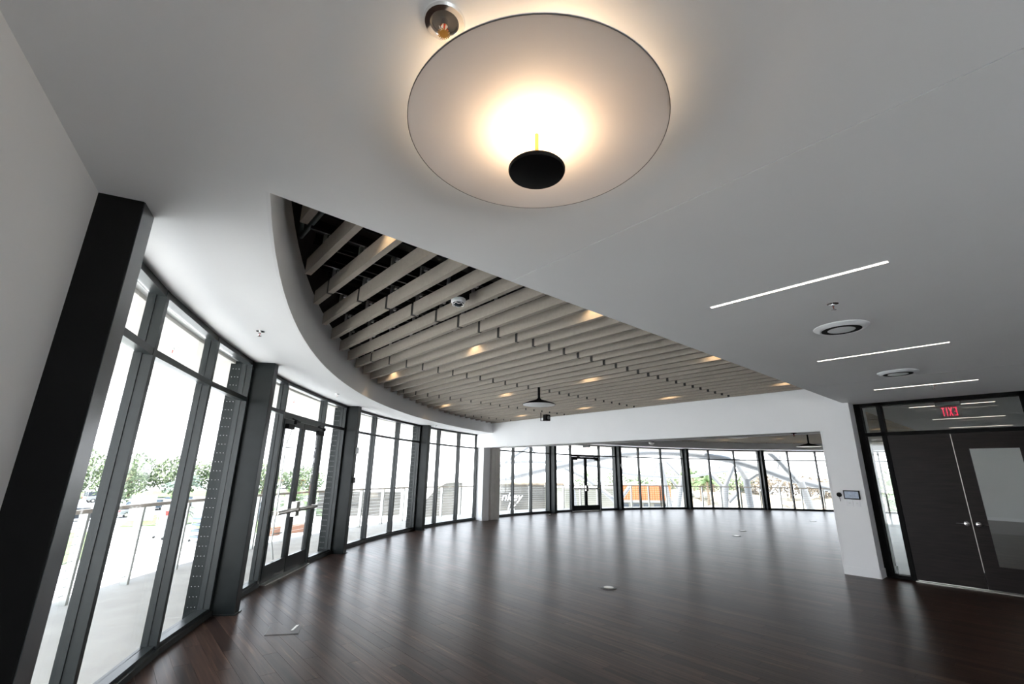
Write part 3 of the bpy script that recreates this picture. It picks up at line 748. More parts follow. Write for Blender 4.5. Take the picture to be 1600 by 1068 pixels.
# sensor boxes on columns
def colbox(t, z0, z1, lab, m_='whitemetal', w_=0.075):
    e = empty('column_sensor', pol(t, 15.6, z0)); tag(e, lab, 'sensor')
    mm = MB(); radbox(mm, t-0.08, w_, 15.585, 15.632, z0, z1); bevel(mm.build('case', M[m_], e), 0.008)
    mm = MB(); radbox(mm, t-0.08, w_*0.5, 15.580, 15.586, z0+(z1-z0)*.55, z0+(z1-z0)*.8); mm.build('lens', M['greymetal'], e)
colbox(134.2, 1.935, 2.075, 'white motion sensor on the column right of the near glass doors')
colbox(134.2, 1.345, 1.46, 'grey reader box lower on the column right of the near glass doors', 'greymetal', 0.06)
colbox(75.65, 1.96, 2.10, 'white motion sensor on the column right of the far glass doors')

# folded partition beside the far pier
e = empty('folding_partition', (10.75, 13.5, 0)); tag(e, 'folded grey movable partition panels stacked beside the far white pier', 'partition')
MB().box(10.56, 10.70, 13.24, 13.9, 0.01, 2.46).build('panel', M['tape'], e)
MB().box(10.712, 10.95, 13.24, 13.95, 0.01, 2.46).build('panel', M['tape'], e)
MB().box(10.70, 10.712, 13.27, 13.9, 0.01, 2.46).build('seal', M['gasket'], e)

# floor boxes
e = empty('floor_box', (1.74, 5.55, 0)); tag(e, 'rectangular metal floor box lid near the first window bay', 'floor box')
c1 = Vector((1.947, 5.629)); c2 = Vector((1.817, 5.347)); c3 = Vector((1.535, 5.50)); c4 = Vector((1.66, 5.78))
def quad(mb, pts, z0, z1): return mb.prism([(p.x, p.y) for p in pts], z0, z1)
cen = (c1+c2+c3+c4)/4
quad(MB(), [c1, c2, c3, c4], 0, 0.004).build('frame', M['greymetal'], e)
quad(MB(), [cen+(p-cen)*0.965 for p in (c1, c2, c3, c4)], 0.003, 0.006).build('lid', M['plank'], e)
quad(MB(), [cen+(c1-cen)*0.8, cen+(c2-cen)*0.8+Vector((0, 0.08)), cen+(c2-cen)*0.8+Vector((-.02, 0.09)), cen+(c1-cen)*0.8+Vector((-.03, 0.0))], 0.006, 0.009).build('latch', M['satin'], e)
for (x, y, lab) in ((5.946, 4.629, 'round metal floor outlet in the middle of the near floor'), (13.77, 6.185, 'round metal floor outlet beyond the beam, nearer'),
                    (15.2, 6.63, 'round metal floor outlet beyond the beam, farther of two'), (20.9, 6.41, 'round metal floor outlet near the far windows')):
    e = empty('floor_outlet', (x, y, 0)); tag(e, lab, 'floor outlet', 'round floor outlets')
    MB().lathe([(0, 0), (0.115, 0), (0.115, 0.004), (0.105, 0.008), (0.09, 0.008), (0, 0.007)], (x, y, 0), 32).build('ring', M['greymetal'], e, smooth=True)
    MB().lathe([(0, 0.007), (0.075, 0.007), (0.07, 0.011), (0, 0.011)], (x, y, 0), 24).build('lid', M['satin'], e, smooth=True)
e = empty('door_stop', (13.72, 13.45, 0)); tag(e, 'small black floor door stop by the column left of the far doors', 'door stop')
MB().lathe([(0, 0), (0.04, 0), (0.04, 0.01), (0.025, 0.02), (0.025, 0.05), (0, 0.055)], (13.72, 13.45, 0), 20).build('body', M['black'], e, smooth=True)
MB().lathe([(0.026, 0.03), (0.031, 0.032), (0.031, 0.044), (0.026, 0.046)], (13.72, 13.45, 0), 20).build('bumper', M['satin'], e, smooth=True)

# ------------------------------------------------------------------ outside: balcony, soffit, railing
def ringsec(mb, t0, t1, r0, r1, z0, z1, n):
    for i in range(n):
        a, b = t0+(t1-t0)*i/n, t0+(t1-t0)*(i+1)/n
        mb.prism([pol(a, r0), pol(a, r1), pol(b, r1), pol(b, r0)], z0, z1)
    return mb
struct(ringsec(MB(), 178, -20, 16.04, 18.05, -0.35, -0.03, 80).build('balcony_floor', M['concrete']))
m = ringsec(MB(), 178, -20, 16.10, 18.36, 2.90, 3.30, 80)
struct(m.build('roof_overhang', M['soffit']))
struct(ringsec(MB(), 178, -20, 0.2, 18.4, 4.22, 4.4, 60).build('roof', M['soffit']))
struct(MB().box(-6, 33, -5.4, 2.5, 4.22, 4.41).build('roof_rear', M['soffit']))
RL = 17.85
rl = empty('balcony_railing', pol(100, RL, 0)); tag(rl, 'curved balcony railing with timber top and steel cables outside', 'railing')
m = MB()
tt = [162-i*1.5 for i in range(98)]
for a, b in zip(tt[:-1], tt[1:]):
    chord(m, a, b, RL-0.045, RL+0.045, 1.02, 1.068)
m.build('top_rail', M['timber'], rl)
for j in range(10):
    z = 0.08+j*0.096
    MB().tube([pol(t, RL, z) for t in tt], 0.004, 5).build('cable', M['cable'], rl)
t = 146.8+3.42*4
posts = []
while t > 17: posts.append(t); t -= 3.42
for t in posts:
    m = MB(); radbox(m, t, 0.045, RL-0.05, RL+0.05, -0.03, 1.02); m.build('post', M['railpost'], rl)
# gate posts pairs
for t in (62.4, 47.5):
    m = MB(); radbox(m, t, 0.04, RL-0.03, RL+0.03, -0.03, 1.035); m.build('post', M['steel'], rl)

# ------------------------------------------------------------------ ground
G = -4.6
struct(MB().box(-400, 500, -150, 500, G-0.3, G).build('ground', M['asphalt']))
MB_ = MB().prism([(-60, 66), (30, 66), (30, 125), (-60, 125)], G, G+0.02); struct(MB_.build('parking_lot', M['lot']))
gr = MB().prism([(-12, 50), (-2.5, 40), (1.0, 47), (2.0, 63), (-12, 64)], G, G+0.06)
gr.prism([(2.5, 66), (12, 66), (14, 80), (4.5, 80)], G+0.02, G+0.08)
gr.prism([(8, 52), (13, 54), (16, 66), (9, 64)], G, G+0.06)
gr.prism([(-80, 125), (60, 125), (60, 160), (-80, 160)], G, G+0.06)
o = gr.build('lawn', M['grass']); o['kind'] = 'stuff'; o['label'] = 'pale green lawn strips between the parked cars'; o['category'] = 'grass'

# cars
def car(x, y, rz, col, lab, suv=False):
    e = bpy.data.objects.new('car', None); COL.objects.link(e); W[e] = Vector((0, 0, 0)); e.location = (x, y, G+0.02); e.rotation_euler = (0, 0, math.radians(rz))
    tag(e, lab, 'car', 'cars parked outside')
    pm = mat('car_paint', tuple(c_*0.4 for c_ in col), 0.25, 0.2, noise=0.03)
    hb_ = 0.95 if not suv else 1.1; ht = 1.45 if not suv else 1.85
    if suv: body = [(-2.45, .45), (-2.4, 1.0), (-2.3, 1.08), (1.2, 1.12), (2.35, 1.0), (2.45, .7), (2.4, .42)]
    else: body = [(-2.25, .35), (-2.2, .85), (-1.5, .95), (1.0, .92), (2.1, .75), (2.25, .55), (2.2, .32)]
    m = MB(); n = len(body)
    vs = [(px, -0.9, pz) for px, pz in body]+[(px, 0.9, pz) for px, pz in body]
    m.add(vs, [tuple(range(n)), tuple(range(2*n-1, n-1, -1))]+[(i, (i+1) % n, n+(i+1) % n, n+i) for i in range(n)])
    bevel(m.build('body', pm, e), 0.08, 3)
    if suv: c_ = [(-2.3, 1.07, .84), (1.2, 1.07, .84), (0.55, ht-.05, .72), (-2.15, ht-.05, .72)]
    else: c_ = [(-1.7, .92, .82), (1.1, .90, .82), (0.3, ht-.05, .66), (-1.0, ht-.05, .66)]
    m = MB(); vs = [(a, -w_, z) for a, z, w_ in c_]+[(a, w_, z) for a, z, w_ in c_]
    m.add(vs, [(0, 1, 2, 3), (7, 6, 5, 4), (0, 4, 5, 1), (1, 5, 6, 2), (2, 6, 7, 3), (3, 7, 4, 0)]); bevel(m.build('windows', M['carglass'], e), 0.03)
    m = MB(); a0, a1 = c_[3][0]-.02, c_[2][0]+.02; m.box(a0, a1, -c_[2][2]-.02, c_[2][2]+.02, ht-.07, ht); 
    for px in (c_[3][0]-0.1, (a0+a1)/2, c_[2][0]+.1):
        for s in (-1, 1): m.hexa([(px-.05, s*.80, .92), (px+.05, s*.80, .92), (px+.05, s*.86, .92), (px-.05, s*.86, .92)], [(px-.05, s*.64, ht-.06), (px+.05, s*.64, ht-.06), (px+.05, s*.74, ht-.06), (px-.05, s*.74, ht-.06)])
    bevel(m.build('roof', pm, e), 0.02)
    for wx in (-1.4, 1.42):
        for wy in (-0.8, 0.8):
            wl = MB().lathe([(0, -.1), (.32, -.1), (.34, -.06), (.34, .06), (.32, .1), (0, .1)], (wx, wy, .34), 20, 'y').build('wheel', M['tyre'], e, smooth=True)
            MB().lathe([(0, -.105), (.19, -.105), (.19, .105), (0, .105)], (wx, wy, .34), 14, 'y').build('hub', M['satin'], wl)
    m = MB(); 
    for s in (-1, 1): m.box(-2.46 if suv else -2.24, -2.3 if suv else -2.1, s*.75-.12, s*.75+.12, .72, .92)
    m.build('tail_light', M['red'], e)
CARS = [(0.8, 113.5, 20, (.8, .8, .8), 'white sport utility vehicle at the back of the car park', True), (-4.5, 112, 60, (.75, .75, .75), 'white sedan left of the white sport utility vehicle', False),
        (-9.5, 112, 60, (.30, .32, .33), 'grey sedan farthest left in the back row', False),
        (-0.6, 76, 15, (.05, .06, .08), 'dark car with red tail lights behind the first railing post', False), (4.0, 79.5, 35, (.7, .72, .74), 'silver car right of the dark car', False),
        (4.6, 88, 70, (.78, .78, .78), 'white car in the second row seen over the railing', False), (7.4, 90.5, 70, (.06, .10, .14), 'dark blue car between the white cars', False), (9.9, 98, 60, (.55, .6, .65), 'pale blue grey car behind the palm', False),
        (12.8, 97, 65, (.07, .08, .09), 'black car right of the palm', False), (16.5, 96, 65, (.7, .7, .7), 'light car farther right behind the third mullion', False),
        (19.0, 79, 120, (.6, .62, .65), 'pale car seen through the left door side light, farther', False), (15.6, 67, 110, (.10, .13, .18), 'blue grey car seen through the left door side light, nearer', False)]
for c in CARS: car(*c[:4], c[4], c[5])

# trees and palms
def leaves(n, c, rx, ry, rz, s, seed=1):
    rnd = random.Random(seed); m = MB()
    for i in range(n):
        while True:
            p = Vector((rnd.uniform(-1, 1), rnd.uniform(-1, 1), rnd.uniform(-1, 1)))
            if 0.25 < p.length < 1: break
        p = Vector((c[0]+p.x*rx, c[1]+p.y*ry, c[2]+p.z*rz)); a = Vector((rnd.gauss(0, 1), rnd.gauss(0, 1), rnd.gauss(0, 1))).normalized()*s*rnd.uniform(.6, 1.3)
        b = a.orthogonal().normalized()*s*rnd.uniform(.3, .6)
        m.add([p-a, p+b, p+a, p-b], [(0, 1, 2, 3)])
    return m
def tree(x, y, h, r, lab, mt='leaf', grp='trees beyond the car park', seed=1, n=1500, s=0.35, z0=G):
    e = empty('tree', (x, y, z0)); tag(e, lab, 'tree', grp)
    m = MB(); m.tube([(x, y, z0), (x+.1, y, z0+h*.35), (x-.1, y+.1, z0+h*.6)], 0.22, 8, 0.1)
    rnd = random.Random(seed)
    for k in range(5):
        a = rnd.uniform(0, 6.28); m.tube([(x, y, z0+h*(.35+.04*k)), (x+r*.5*math.cos(a), y+r*.5*math.sin(a), z0+h*.7)], 0.09, 6, 0.04)
    m.build('trunk', M['bark'], e, smooth=True)
    mm = leaves(n, (x, y, z0+h*.54), r, r, h*.47, s, seed); o = mm.build('foliage', M[mt], e); o['kind'] = 'stuff'
def palm(x, y, h, L_, lab, mt='palm', grp='palms outside', seed=3, n=22, z0=G, fan=False):
    e = empty('palm_tree', (x, y, z0)); tag(e, lab, 'palm tree', grp)
    MB().tube([(x, y, z0), (x+.05, y, z0+h*.5), (x, y, z0+h)], 0.20, 10, 0.14).build('trunk', M['bark'], e, smooth=True)
    rnd = random.Random(seed)
    for k in range(n):
        az = k*2.4+rnd.uniform(-.2, .2); el = rnd.uniform(0.15, 1.35); m = MB(); pts = []
        for j in range(9):
            u = j/8; rr = L_*u*math.cos(el)*(1-0.1*u); zz = L_*u*math.sin(el)-L_*0.65*u*u*(1.2-el*.5)
            pts.append(Vector((x+rr*math.cos(az), y+rr*math.sin(az), z0+h+zz)))
        m.tube(pts, 0.025, 4, 0.008)
        for j in range(1, 9):
            for q_ in range(3):
                u = q_/3; p = pts[j-1].lerp(pts[j], u); d = (pts[j]-pts[j-1]).normalized(); sd = d.cross(Vector((0, 0, 1))).normalized()
                ll = L_*0.30*(1-abs((j+u)/9-.4)*1.0)
                for s in (-1, 1):
                    tip = p+sd*s*ll*.8+d*ll*.5-Vector((0, 0, ll*.25)); m.add([p-d*.03, p+d*.04, tip], [(0, 1, 2)])
        m.build('frond', M[mt], e)
TR = [(-14, 130, 9.5, 6), (-4, 128, 9.8, 5.5), (5, 126, 9.0, 5), (13, 124, 8.6, 5), (21, 124, 8.2, 5), (29, 122, 7.6, 5), (38, 122, 7.0, 5)]
TL = ['tree at the far left of the row beyond the car park', 'tallest tree behind the white sport utility vehicle', 'round tree behind the second row of cars', 'green tree behind the silver palm', 'green tree right of the silver palm', 'low tree seen through the third light', 'low hazy tree behind the doors bay']
for i, (x, y, h, r) in enumerate(TR): tree(x, y, h, r, TL[i], 'leafpale' if i % 2 else 'leaf', seed=i+5, n=1600, s=0.4)
tree(2.4, 96, 8.0, 3.5, 'young tree growing between the car rows', 'leafpale', seed=31, n=1100, s=.3)
palm(8.0, 72, 4.2, 3.0, 'silver palm before the car park', 'silver', seed=4)
palm(7.2, 66, 1.6, 2.6, 'low green palm beside the silver palm', 'palm', seed=9)
palm(14.6, 49, 3.0, 2.6, 'green palm in the clay planter outside the glass doors', 'palm', seed=12, n=30)
palm(17.5, 53, 2.0, 2.4, 'small green palm right of the clay planter', 'palm', seed=17, n=22)
e = empty('planter', (15.6, 50.8, G)); tag(e, 'long clay planter box outside the glass doors', 'planter')
m = MB(); m.prism([(13.4, 50.6), (17.4, 52.4), (17.1, 53.6), (13.0, 51.8)], G, G+0.75); bevel(m.build('trough', M['clay'], e), .04)
m = MB(); m.prism([(13.5, 50.8), (17.3, 52.5), (17.05, 53.4), (13.15, 51.7)], G+0.75, G+0.78); m.build('soil', M['bark'], e)

# things on the forecourt
def aboard(x, y, rz, lab, h=1.4, w_=1.2):
    e = bpy.data.objects.new('sign_board', None); COL.objects.link(e); W[e] = Vector((0, 0, 0)); e.location = (x, y, G); e.rotation_euler = (0, 0, math.radians(rz)); tag(e, lab, 'sign board', 'blank white boards on the forecourt')
    m = MB(); m.hexa([(-w_/2, .3, .15), (w_/2, .3, .15), (w_/2, .33, .15), (-w_/2, .33, .15)], [(-w_/2, .0, h), (w_/2, .0, h), (w_/2, .03, h), (-w_/2, .03, h)]); m.build('panel', M['white'], e)
    m = MB()
    for s in (-1, 1): m.tube([(s*w_*.48, .34, 0), (s*w_*.48, .03, h)], .03, 6); m.tube([(s*w_*.48, -.3, 0), (s*w_*.48, .03, h)], .03, 6)
    m.build('stand', M['railpost'], e)
aboard(4.4, 71, -10, 'plain white board left of the palm on the forecourt', 3.0, 2.4)
aboard(10.2, 66, -15, 'wide plain white board beyond the third light', 3.0, 3.4)
aboard(5.9, 58, 10, 'tall plain white board beside the stacked carts', 3.2, 1.6)
def cart(x, y, rz, lab, mt):
    e = bpy.data.objects.new('luggage_cart', None); COL.objects.link(e); W[e] = Vector((0, 0, 0)); e.location = (x, y, G); e.rotation_euler = (0, 0, math.radians(rz)); tag(e, lab, 'cart', 'carts on the forecourt')
    m = MB()
    for sx_ in (-.5, .5):
        for sy in (-.8, .8): m.tube([(sx_, sy, .15), (sx_, sy, 2.0)], .035, 6)
    m.build('frame', M['railpost'], e)
    for i, z in enumerate((.35, .85, 1.35, 1.85)): bevel(MB().box(-.55, .55, -.85, .85, z, z+.16).build('shelf', M[mt], e), .02)
    for sx_ in (-.5, .5):
        for sy in (-.8, .8): MB().lathe([(0, -.03), (.12, -.03), (.12, .03), (0, .03)], (sx_, sy, .12), 12, 'y').build('wheel', M['tyre'], e)
cart(5.4, 54, 20, 'white cart with red item left of the second mullion', 'white'); cart(7.7, 50, 30, 'blue grey slatted cart on the forecourt', 'bluegrey')
e = empty('crate', (5.4, 53.9, -3.2)); tag(e, 'small red crate on the white cart', 'crate'); 
bevel(MB().box(5.1, 5.7, 53.6, 54.2, G+2.01, G+2.35).build('box', M['red'], e), .03); MB().box(5.06, 5.74, 53.56, 54.24, G+2.30, G+2.38).build('rim', M['red'], e)

# low buildings in front of the left centre bays
def bldg(name, poly, z0, z1, mt, lab, roof='cream', over=0.3):
    c = sum((Vector(p) for p in poly), Vector((0, 0)))/len(poly); e = empty(name, (c.x, c.y, z0)); tag(e, lab, 'building', 'low buildings outside')
    MB().prism(poly, z0, z1).build('wall', M[mt], e)
    MB().prism([tuple(c+(Vector(p)-c)*(1+over/max(1, (Vector(p)-c).length))) for p in poly], z1, z1+0.15).build('roof', M[roof], e); return e
# dark rounded pavilion (bay 4)
e = empty('pavilion', (34, 50, G)); tag(e, 'grey rounded pavilion beyond the railing before the white beam', 'building', 'low buildings outside')
def dpt(px_az, d, z): a = math.radians(px_az); return (d*math.cos(a), d*math.sin(a), z)
a0, a1 = 60.3, 54.9
n = 14; bot = [dpt(a0+(a1-a0)*i/n, 50, G) for i in range(n+1)]; top = [dpt(a0+(a1-a0)*i/n, 50, G+2.2+3.0*math.sin(min(1, i/n*1.3)*math.pi/2)) for i in range(n+1)]
bot2 = [dpt(a0+(a1-a0)*i/n, 57, G) for i in range(n+1)]; top2 = [dpt(a0+(a1-a0)*i/n, 57, G+2.2+3.0*math.sin(min(1, i/n*1.3)*math.pi/2)) for i in range(n+1)]
m = MB()
for i in range(n): m.hexa([bot[i], bot[i+1], bot2[i+1], bot2[i]], [top[i], top[i+1], top2[i+1], top2[i]])
m.build('wall', M['brownwall'], e)
m = MB(); m.tube([Vector(p)+Vector((0, 0, .1)) for p in top], .15, 8); m.build('coping', M['tape'], e)
# mural building with white script letters
pA, pB = Vector((dpt(50.3, 46, 0))), Vector((dpt(43.0, 47, 0)))
d = (pB-pA).normalized(); nrm = Vector((d.y, -d.x, 0))
if nrm.dot(pA) > 0: nrm = -nrm
pC, pD = pB-nrm*6, pA-nrm*6
mb_ = bldg('mural_building', [(pA.x, pA.y), (pB.x, pB.y), (pC.x, pC.y), (pD.x, pD.y)], G, 0.55, 'brownwall', 'low brown grey building with white script letters on its wall', 'bark')
fc = bpy.data.curves.new('lettering', 'FONT'); fc.body = 'nkey\n  ix'; fc.size = 1.05; fc.extrude = 0.03; fc.shear = 0.3; fc.space_line = 0.8
fo = bpy.data.objects.new('lettering', fc); COL.objects.link(fo); fo.parent = mb_; fc.materials.append(M['white'])
pp = pA+d*0.05+nrm*0.06+Vector((0, 0, -0.95))
mx_ = Matrix((d, Vector((0, 0, 1)), nrm)).transposed().to_4x4(); mx_.translation = pp
fo.matrix_local = Matrix.Translation(-W[mb_]) @ mx_
bpy.context.view_layer.update()
fme = bpy.data.meshes.new_from_object(fo.evaluated_get(bpy.context.evaluated_depsgraph_get())); ml_ = fo.matrix_local.copy(); bpy.data.objects.remove(fo)
fo = bpy.data.objects.new('lettering', fme); COL.objects.link(fo); fo.parent = mb_; fo.matrix_local = ml_
# pale terrace walls (bay 3)
e = empty('terrace_wall', dpt(66, 48, G)); tag(e, 'low stepped olive grey terrace walls on the pale forecourt', 'wall', kind='thing')
for j in range(4):
    m = MB()
    for i in range(10):
        a, b = 71-0.9*i, 70.1-0.9*i; rr = 72+5*j
        m.hexa([dpt(a, rr, G), dpt(b, rr, G), dpt(b, rr+.5, G), dpt(a, rr+.5, G)], [dpt(a, rr, G+1.0+.55*j), dpt(b, rr, G+1.0+.55*j), dpt(b, rr+.5, G+1.0+.55*j), dpt(a, rr+.5, G+1.0+.55*j)])
    m.build('tier', M['brownwall'], e)
# orange clad building
pA, pB = Vector(dpt(36.3, 60, 0)), Vector(dpt(30.5, 62, 0)); d = (pB-pA).normalized(); nrm = Vector((d.y, -d.x, 0))
if nrm.dot(pA) > 0: nrm = -nrm
oe = empty('orange_building', (pA.x, pA.y, G)); tag(oe, 'low building clad in orange boards with a white ledge', 'building', 'low buildings outside')
def slab(mb, a, b, th, z0, z1, out=0):
    a = a+nrm*out; b = b+nrm*out; mb.prism([(a.x, a.y), (b.x, b.y), ((b-nrm*th).x, (b-nrm*th).y), ((a-nrm*th).x, (a-nrm*th).y)], z0, z1); return mb
slab(MB(), pA, pB, 6, G, -1.6).build('wall', M['cream'], oe)
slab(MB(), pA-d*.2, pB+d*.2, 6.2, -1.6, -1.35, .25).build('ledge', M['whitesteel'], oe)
nb = 22; L_ = (pB-pA).length
for i in range(nb):
    a = pA+d*(L_*i/nb+.02); b = pA+d*(L_*(i+1)/nb-.02); slab(MB(), a, b, .12, -1.35, 0.42, .05+.03*(i % 2)).build('board', M['orange'], oe)
slab(MB(), pA, pB, 5.5, -1.35, 0.38, -.05).build('backing', M['cream'], oe)
for i in range(5):
    a = pA+d*(.4+L_*i/5); b = a+d*(L_/5-.55); slab(MB(), a, b, .1, -3.0, -1.75, .05).build('window', M['carglass'], oe)
# beige building below the far doors
pA, pB = Vector(dpt(42.5, 40, 0)), Vector(dpt(36.6, 42, 0)); d = (pB-pA).normalized(); nrm = Vector((d.y, -d.x, 0))
if nrm.dot(pA) > 0: nrm = -nrm
be = empty('pale_building', (pA.x, pA.y, G)); tag(be, 'pale rendered low building behind the far glass doors', 'building', 'low buildings outside')
slab(MB(), pA, pB, 5, G, 0.45).build('wall', M['cream'], be)
slab(MB(), pA-d*.1, pB+d*.1, 5.2, 0.45, .58, .1).build('coping', M['tape'], be)
for o_ in (2.6, 3.4):
    a = pA+d*o_; slab(MB(), a, a+d*.6, .1, -1.7, -1.1, .04).build('window', M['carglass'], be)

# rocky slope and planting at right
rnd = random.Random(11)
def hill(az0, az1, r0, r1, hfun, name, mt, na=70, nr=30):
    vs = []; fs = []
    for i in range(na+1):
        for j in range(nr+1):
            az = az0+(az1-az0)*i/na; r = r0+(r1-r0)*j/nr
            p = dpt(az, r, 0); vs.append((p[0], p[1], hfun(i/na, j/nr)+rnd.uniform(-.15, .15)))
    for i in range(na):
        for j in range(nr):
            a = i*(nr+1)+j; fs.append((a, a+1, a+nr+2, a+nr+1))
    return MB().add(vs, fs).build(name, M[mt], smooth=True)
struct(hill(32.0, 6, 55, 120, lambda u, v: G+1.2+(3.6*v)*(0.8+.4*math.sin(u*9))+1.0*math.sin(v*14+u*7)*.4, 'terrain_slope', 'sand'))
ORD = 'first second third fourth fifth sixth seventh eighth ninth tenth eleventh twelfth thirteenth fourteenth fifteenth sixteenth'.split()
for k in range(16):
    az = 29.5-1.3*k+rnd.uniform(-.4, .4); r = rnd.uniform(56, 84); v = (r-55)/65; u = (32-az)/26
    z = G+1.2+(3.6*v)*(0.8+.4*math.sin(u*9))+.4*math.sin(v*14+u*7); p = dpt(az, r, z); s = rnd.uniform(.7, 1.8)
    bm = bmesh.new(); bmesh.ops.create_icosphere(bm, subdivisions=2, radius=s)
    for vv in bm.verts: vv.co *= rnd.uniform(.8, 1.15); vv.co.z *= .6
    me = bpy.data.meshes.new('boulder'); bm.to_mesh(me); bm.free(); me.materials.append(M['rock'])
    o = bpy.data.objects.new('boulder', me); COL.objects.link(o); o.location = p; tag(o, 'pale boulder on the sandy slope, %s counting away from the orange building' % ORD[k], 'rock', 'boulders on the slope')
for k in range(9):
    az = 28.6-0.55*k+rnd.uniform(-.2, .2) if k < 6 else 14.5-.5*k*.3; p = dpt(az, rnd.uniform(70, 95), -2.6)
    palm(p[0], p[1], 3.0+rnd.uniform(0, 1.6), 2.3, 'yellow green palm on the slope, %s from the orange building' % ORD[k], 'palm', 'palms on the slope', seed=40+k, n=14, z0=-2.8)
for k in range(14):
    az = 30-1.6*k+rnd.uniform(-.4, .4); d_ = rnd.uniform(92, 110); p = dpt(az, d_, -1.5)
    dry = k >= 5
    tree(p[0], p[1], 4.2+rnd.uniform(-.4, 1.0), 2.8, ('dry brown scrub tree on the slope, %s from the green ones' % ORD[k-5]) if dry else ('leafy green tree behind the white frame, %s from the orange building' % ORD[k]),
         'brush' if dry else 'leafpale', 'dry trees on the slope' if dry else 'green trees on the slope', seed=60+k, n=700, s=.28, z0=-2.0)
# trees behind the sidelight view and left of centre horizon
for k, (az, d_, h) in enumerate(((36.5, 120, 7.4), (33.6, 118, 7.2), (40.2, 125, 7.2), (7.2, 46, 7.0), (9.2, 60, 7.5))):
    p = dpt(az, d_, G); tree(p[0], p[1], h, 3.6, ['green tree above the orange boards, left', 'green tree above the orange boards, right', 'green tree low behind the far glass doors', 'bright green tree seen in the wooden door side light', 'tall green tree behind the side light bay'][k], 'leaf', 'trees on the far side', seed=90+k, n=1100, s=.32)

# ------------------------------------------------------------------ white steel frame of tubes
wf = empty('white_steel_frame', (30, 16, G)); tag(wf, 'giant white tubular steel arches standing outside the far glazing', 'steel structure')
def smooth_path(pts, n=6):
    pts = [Vector(p) for p in pts]; out = []
    for i in range(len(pts)-1):
        p0, p1, p2, p3 = pts[max(i-1, 0)], pts[i], pts[i+1], pts[min(i+2, len(pts)-1)]
        for k in range(n):
            t = k/n; out.append(0.5*((2*p1)+(-p0+p2)*t+(2*p0-5*p1+4*p2-p3)*t*t+(-p0+3*p1-3*p2+p3)*t*t*t))
    return out+[pts[-1]]
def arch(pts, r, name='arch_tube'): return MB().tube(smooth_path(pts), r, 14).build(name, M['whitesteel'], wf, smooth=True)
#TUBES#
arch([(18.81, 24.64, 0.71), (19.87, 24.23, 1.12), (21.62, 23.14, 1.64), (22.63, 22.63, 1.9), (23.66, 22.04, 2.14), (24.81, 21.25, 2.46), (25.8, 20.58, 2.67), (26.94, 19.63, 2.98), (28.03, 18.64, 3.11), (28.98, 17.78, 3.15), (30.23, 16.28, 3.06), (31.06, 15.39, 2.9), (31.87, 14.46, 2.73), (32.57, 13.69, 2.47), (33.36, 12.62, 2.05), (34.1, 11.54, 1.56), (34.7, 10.79, 1.32), (35.21, 10.22, 1.13), (35.82, 9.27, 0.88)], 0.23, 'arch_tube')
arch([(23.34, 29.98, 2.19), (25.2, 28.97, 2.46), (26.49, 28.35, 2.54), (27.72, 27.72, 2.51), (28.98, 26.99, 2.62), (30.48, 25.9, 2.39), (31.5, 25.3, 2.28), (32.59, 24.54, 2.07), (33.35, 24.19, 1.82), (34.55, 23.17, 1.6), (35.73, 22.08, 1.51), (36.96, 20.78, 1.48), (37.97, 19.76, 1.66), (38.87, 18.85, 1.89), (39.84, 17.71, 2.07), (40.81, 16.46, 1.99)], 0.13, 'arch_tube')
arch([(19.95, 26.29, 1.07), (20.92, 25.52, 1.99), (21.65, 24.9, 2.66), (22.52, 24.12, 3.43), (23.31, 23.36, 4.2)], 0.14, 'arch_tube')
arch([(24.97, 23.08, 2.08), (25.24, 22.78, 1.88), (25.85, 22.09, 1.46), (26.42, 21.4, 0.89), (27.03, 20.62, 0.12), (27.36, 20.19, -0.39)], 0.15, 'leg')
arch([(30.81, 11.83, 3.56), (31.44, 11.56, 3.11), (32.08, 11.26, 2.58), (32.7, 11.01, 1.97), (33.26, 10.91, 1.62)], 0.14, 'arch_tube')
arch([(25.35, 22.66, 0.86), (25.5, 22.49, -0.97)], 0.2, 'leg')
arch([(29.54, 20.58, 0.9), (28.97, 21.37, -0.37)], 0.13, 'leg')
arch([(30.71, 18.79, 2.51), (30.98, 18.33, -0.9)], 0.18, 'leg')
arch([(32.32, 18.02, 1.5), (32.04, 18.5, -0.96)], 0.2, 'leg')
arch([(33.87, 14.88, 2.31), (33.59, 15.51, 0.9)], 0.15, 'leg')
arch([(33.6, 15.5, 0.98), (33.51, 15.68, -0.9)], 0.23, 'leg')
arch([(33.21, 16.3, 1.76), (33.55, 15.59, 0.81)], 0.13, 'leg')
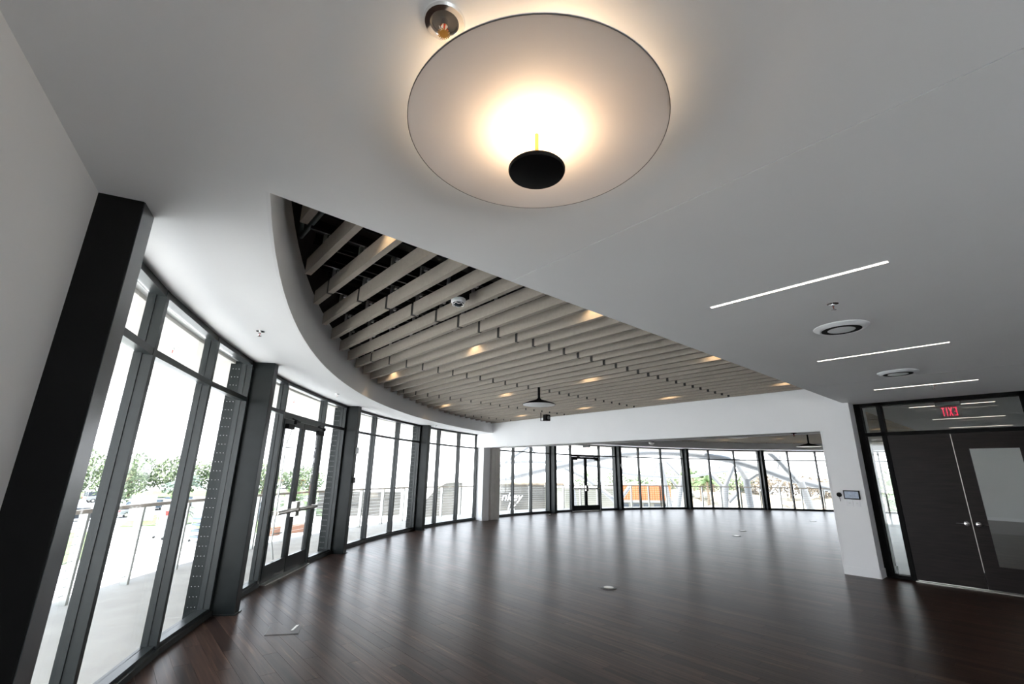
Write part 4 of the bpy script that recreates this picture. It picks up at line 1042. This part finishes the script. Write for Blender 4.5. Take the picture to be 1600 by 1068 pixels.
arch([(33.03, 14.31, 2.54), (33.26, 13.78, 1.28)], 0.16, 'leg')
arch([(33.23, 13.84, 1.45), (33.27, 13.76, -0.76)], 0.22, 'leg')
arch([(33.51, 13.16, 1.8), (33.24, 13.82, 1.33)], 0.13, 'leg')
arch([(33.98, 14.63, 0.71), (33.65, 15.38, -0.13)], 0.13, 'leg')
arch([(33.25, 10.94, 1.66), (33.37, 10.57, 1.21)], 0.16, 'leg')
arch([(33.36, 10.59, 1.32), (33.48, 10.22, -0.51)], 0.22, 'leg')
arch([(31.91, 18.72, 1.35), (32.19, 18.24, 0.6)], 0.1, 'leg')
arch([(22.66, 23.99, 3.43), (22.92, 23.74, 2.64)], 0.05, 'brace')
arch([(22.89, 23.77, 2.16), (23.11, 23.55, 1.65)], 0.05, 'brace')
arch([(21.05, 25.42, 1.91), (21.23, 25.26, 1.22)], 0.05, 'brace')
arch([(25.23, 22.79, 3.38), (25.37, 22.63, 2.66)], 0.05, 'brace')
arch([(26.48, 21.33, 3.4), (26.29, 21.56, 2.59)], 0.05, 'brace')
arch([(26.84, 20.87, 3.31), (26.96, 20.71, 2.69)], 0.05, 'brace')
arch([(26.85, 22.45, 2.3), (26.72, 22.61, 1.57)], 0.05, 'brace')
arch([(29.44, 20.72, 2.86), (29.07, 21.23, 1.38)], 0.05, 'brace')
arch([(31.52, 19.37, 2.82), (31.31, 19.72, 1.6)], 0.05, 'brace')
arch([(25.49, 22.5, 2.18), (25.72, 22.24, 1.52)], 0.05, 'brace')
arch([(31.78, 18.95, 2.63), (32.24, 18.16, 1.63)], 0.07, 'brace')
arch([(56.51, 20.16, 0.47), (56.78, 19.38, 1.7)], 0.1, 'brace')
arch([(56.19, 21.05, -0.17), (56.51, 20.16, 0.94)], 0.1, 'brace')
arch([(57.71, 16.42, -0.32), (57.8, 16.09, 0.85)], 0.12, 'brace')
arch([(32.99, 11.69, 2.09), (33.07, 11.45, 2.97)], 0.05, 'brace')
arch([(34.32, 16.32, 2.09), (34.77, 15.34, 2.96)], 0.05, 'brace')
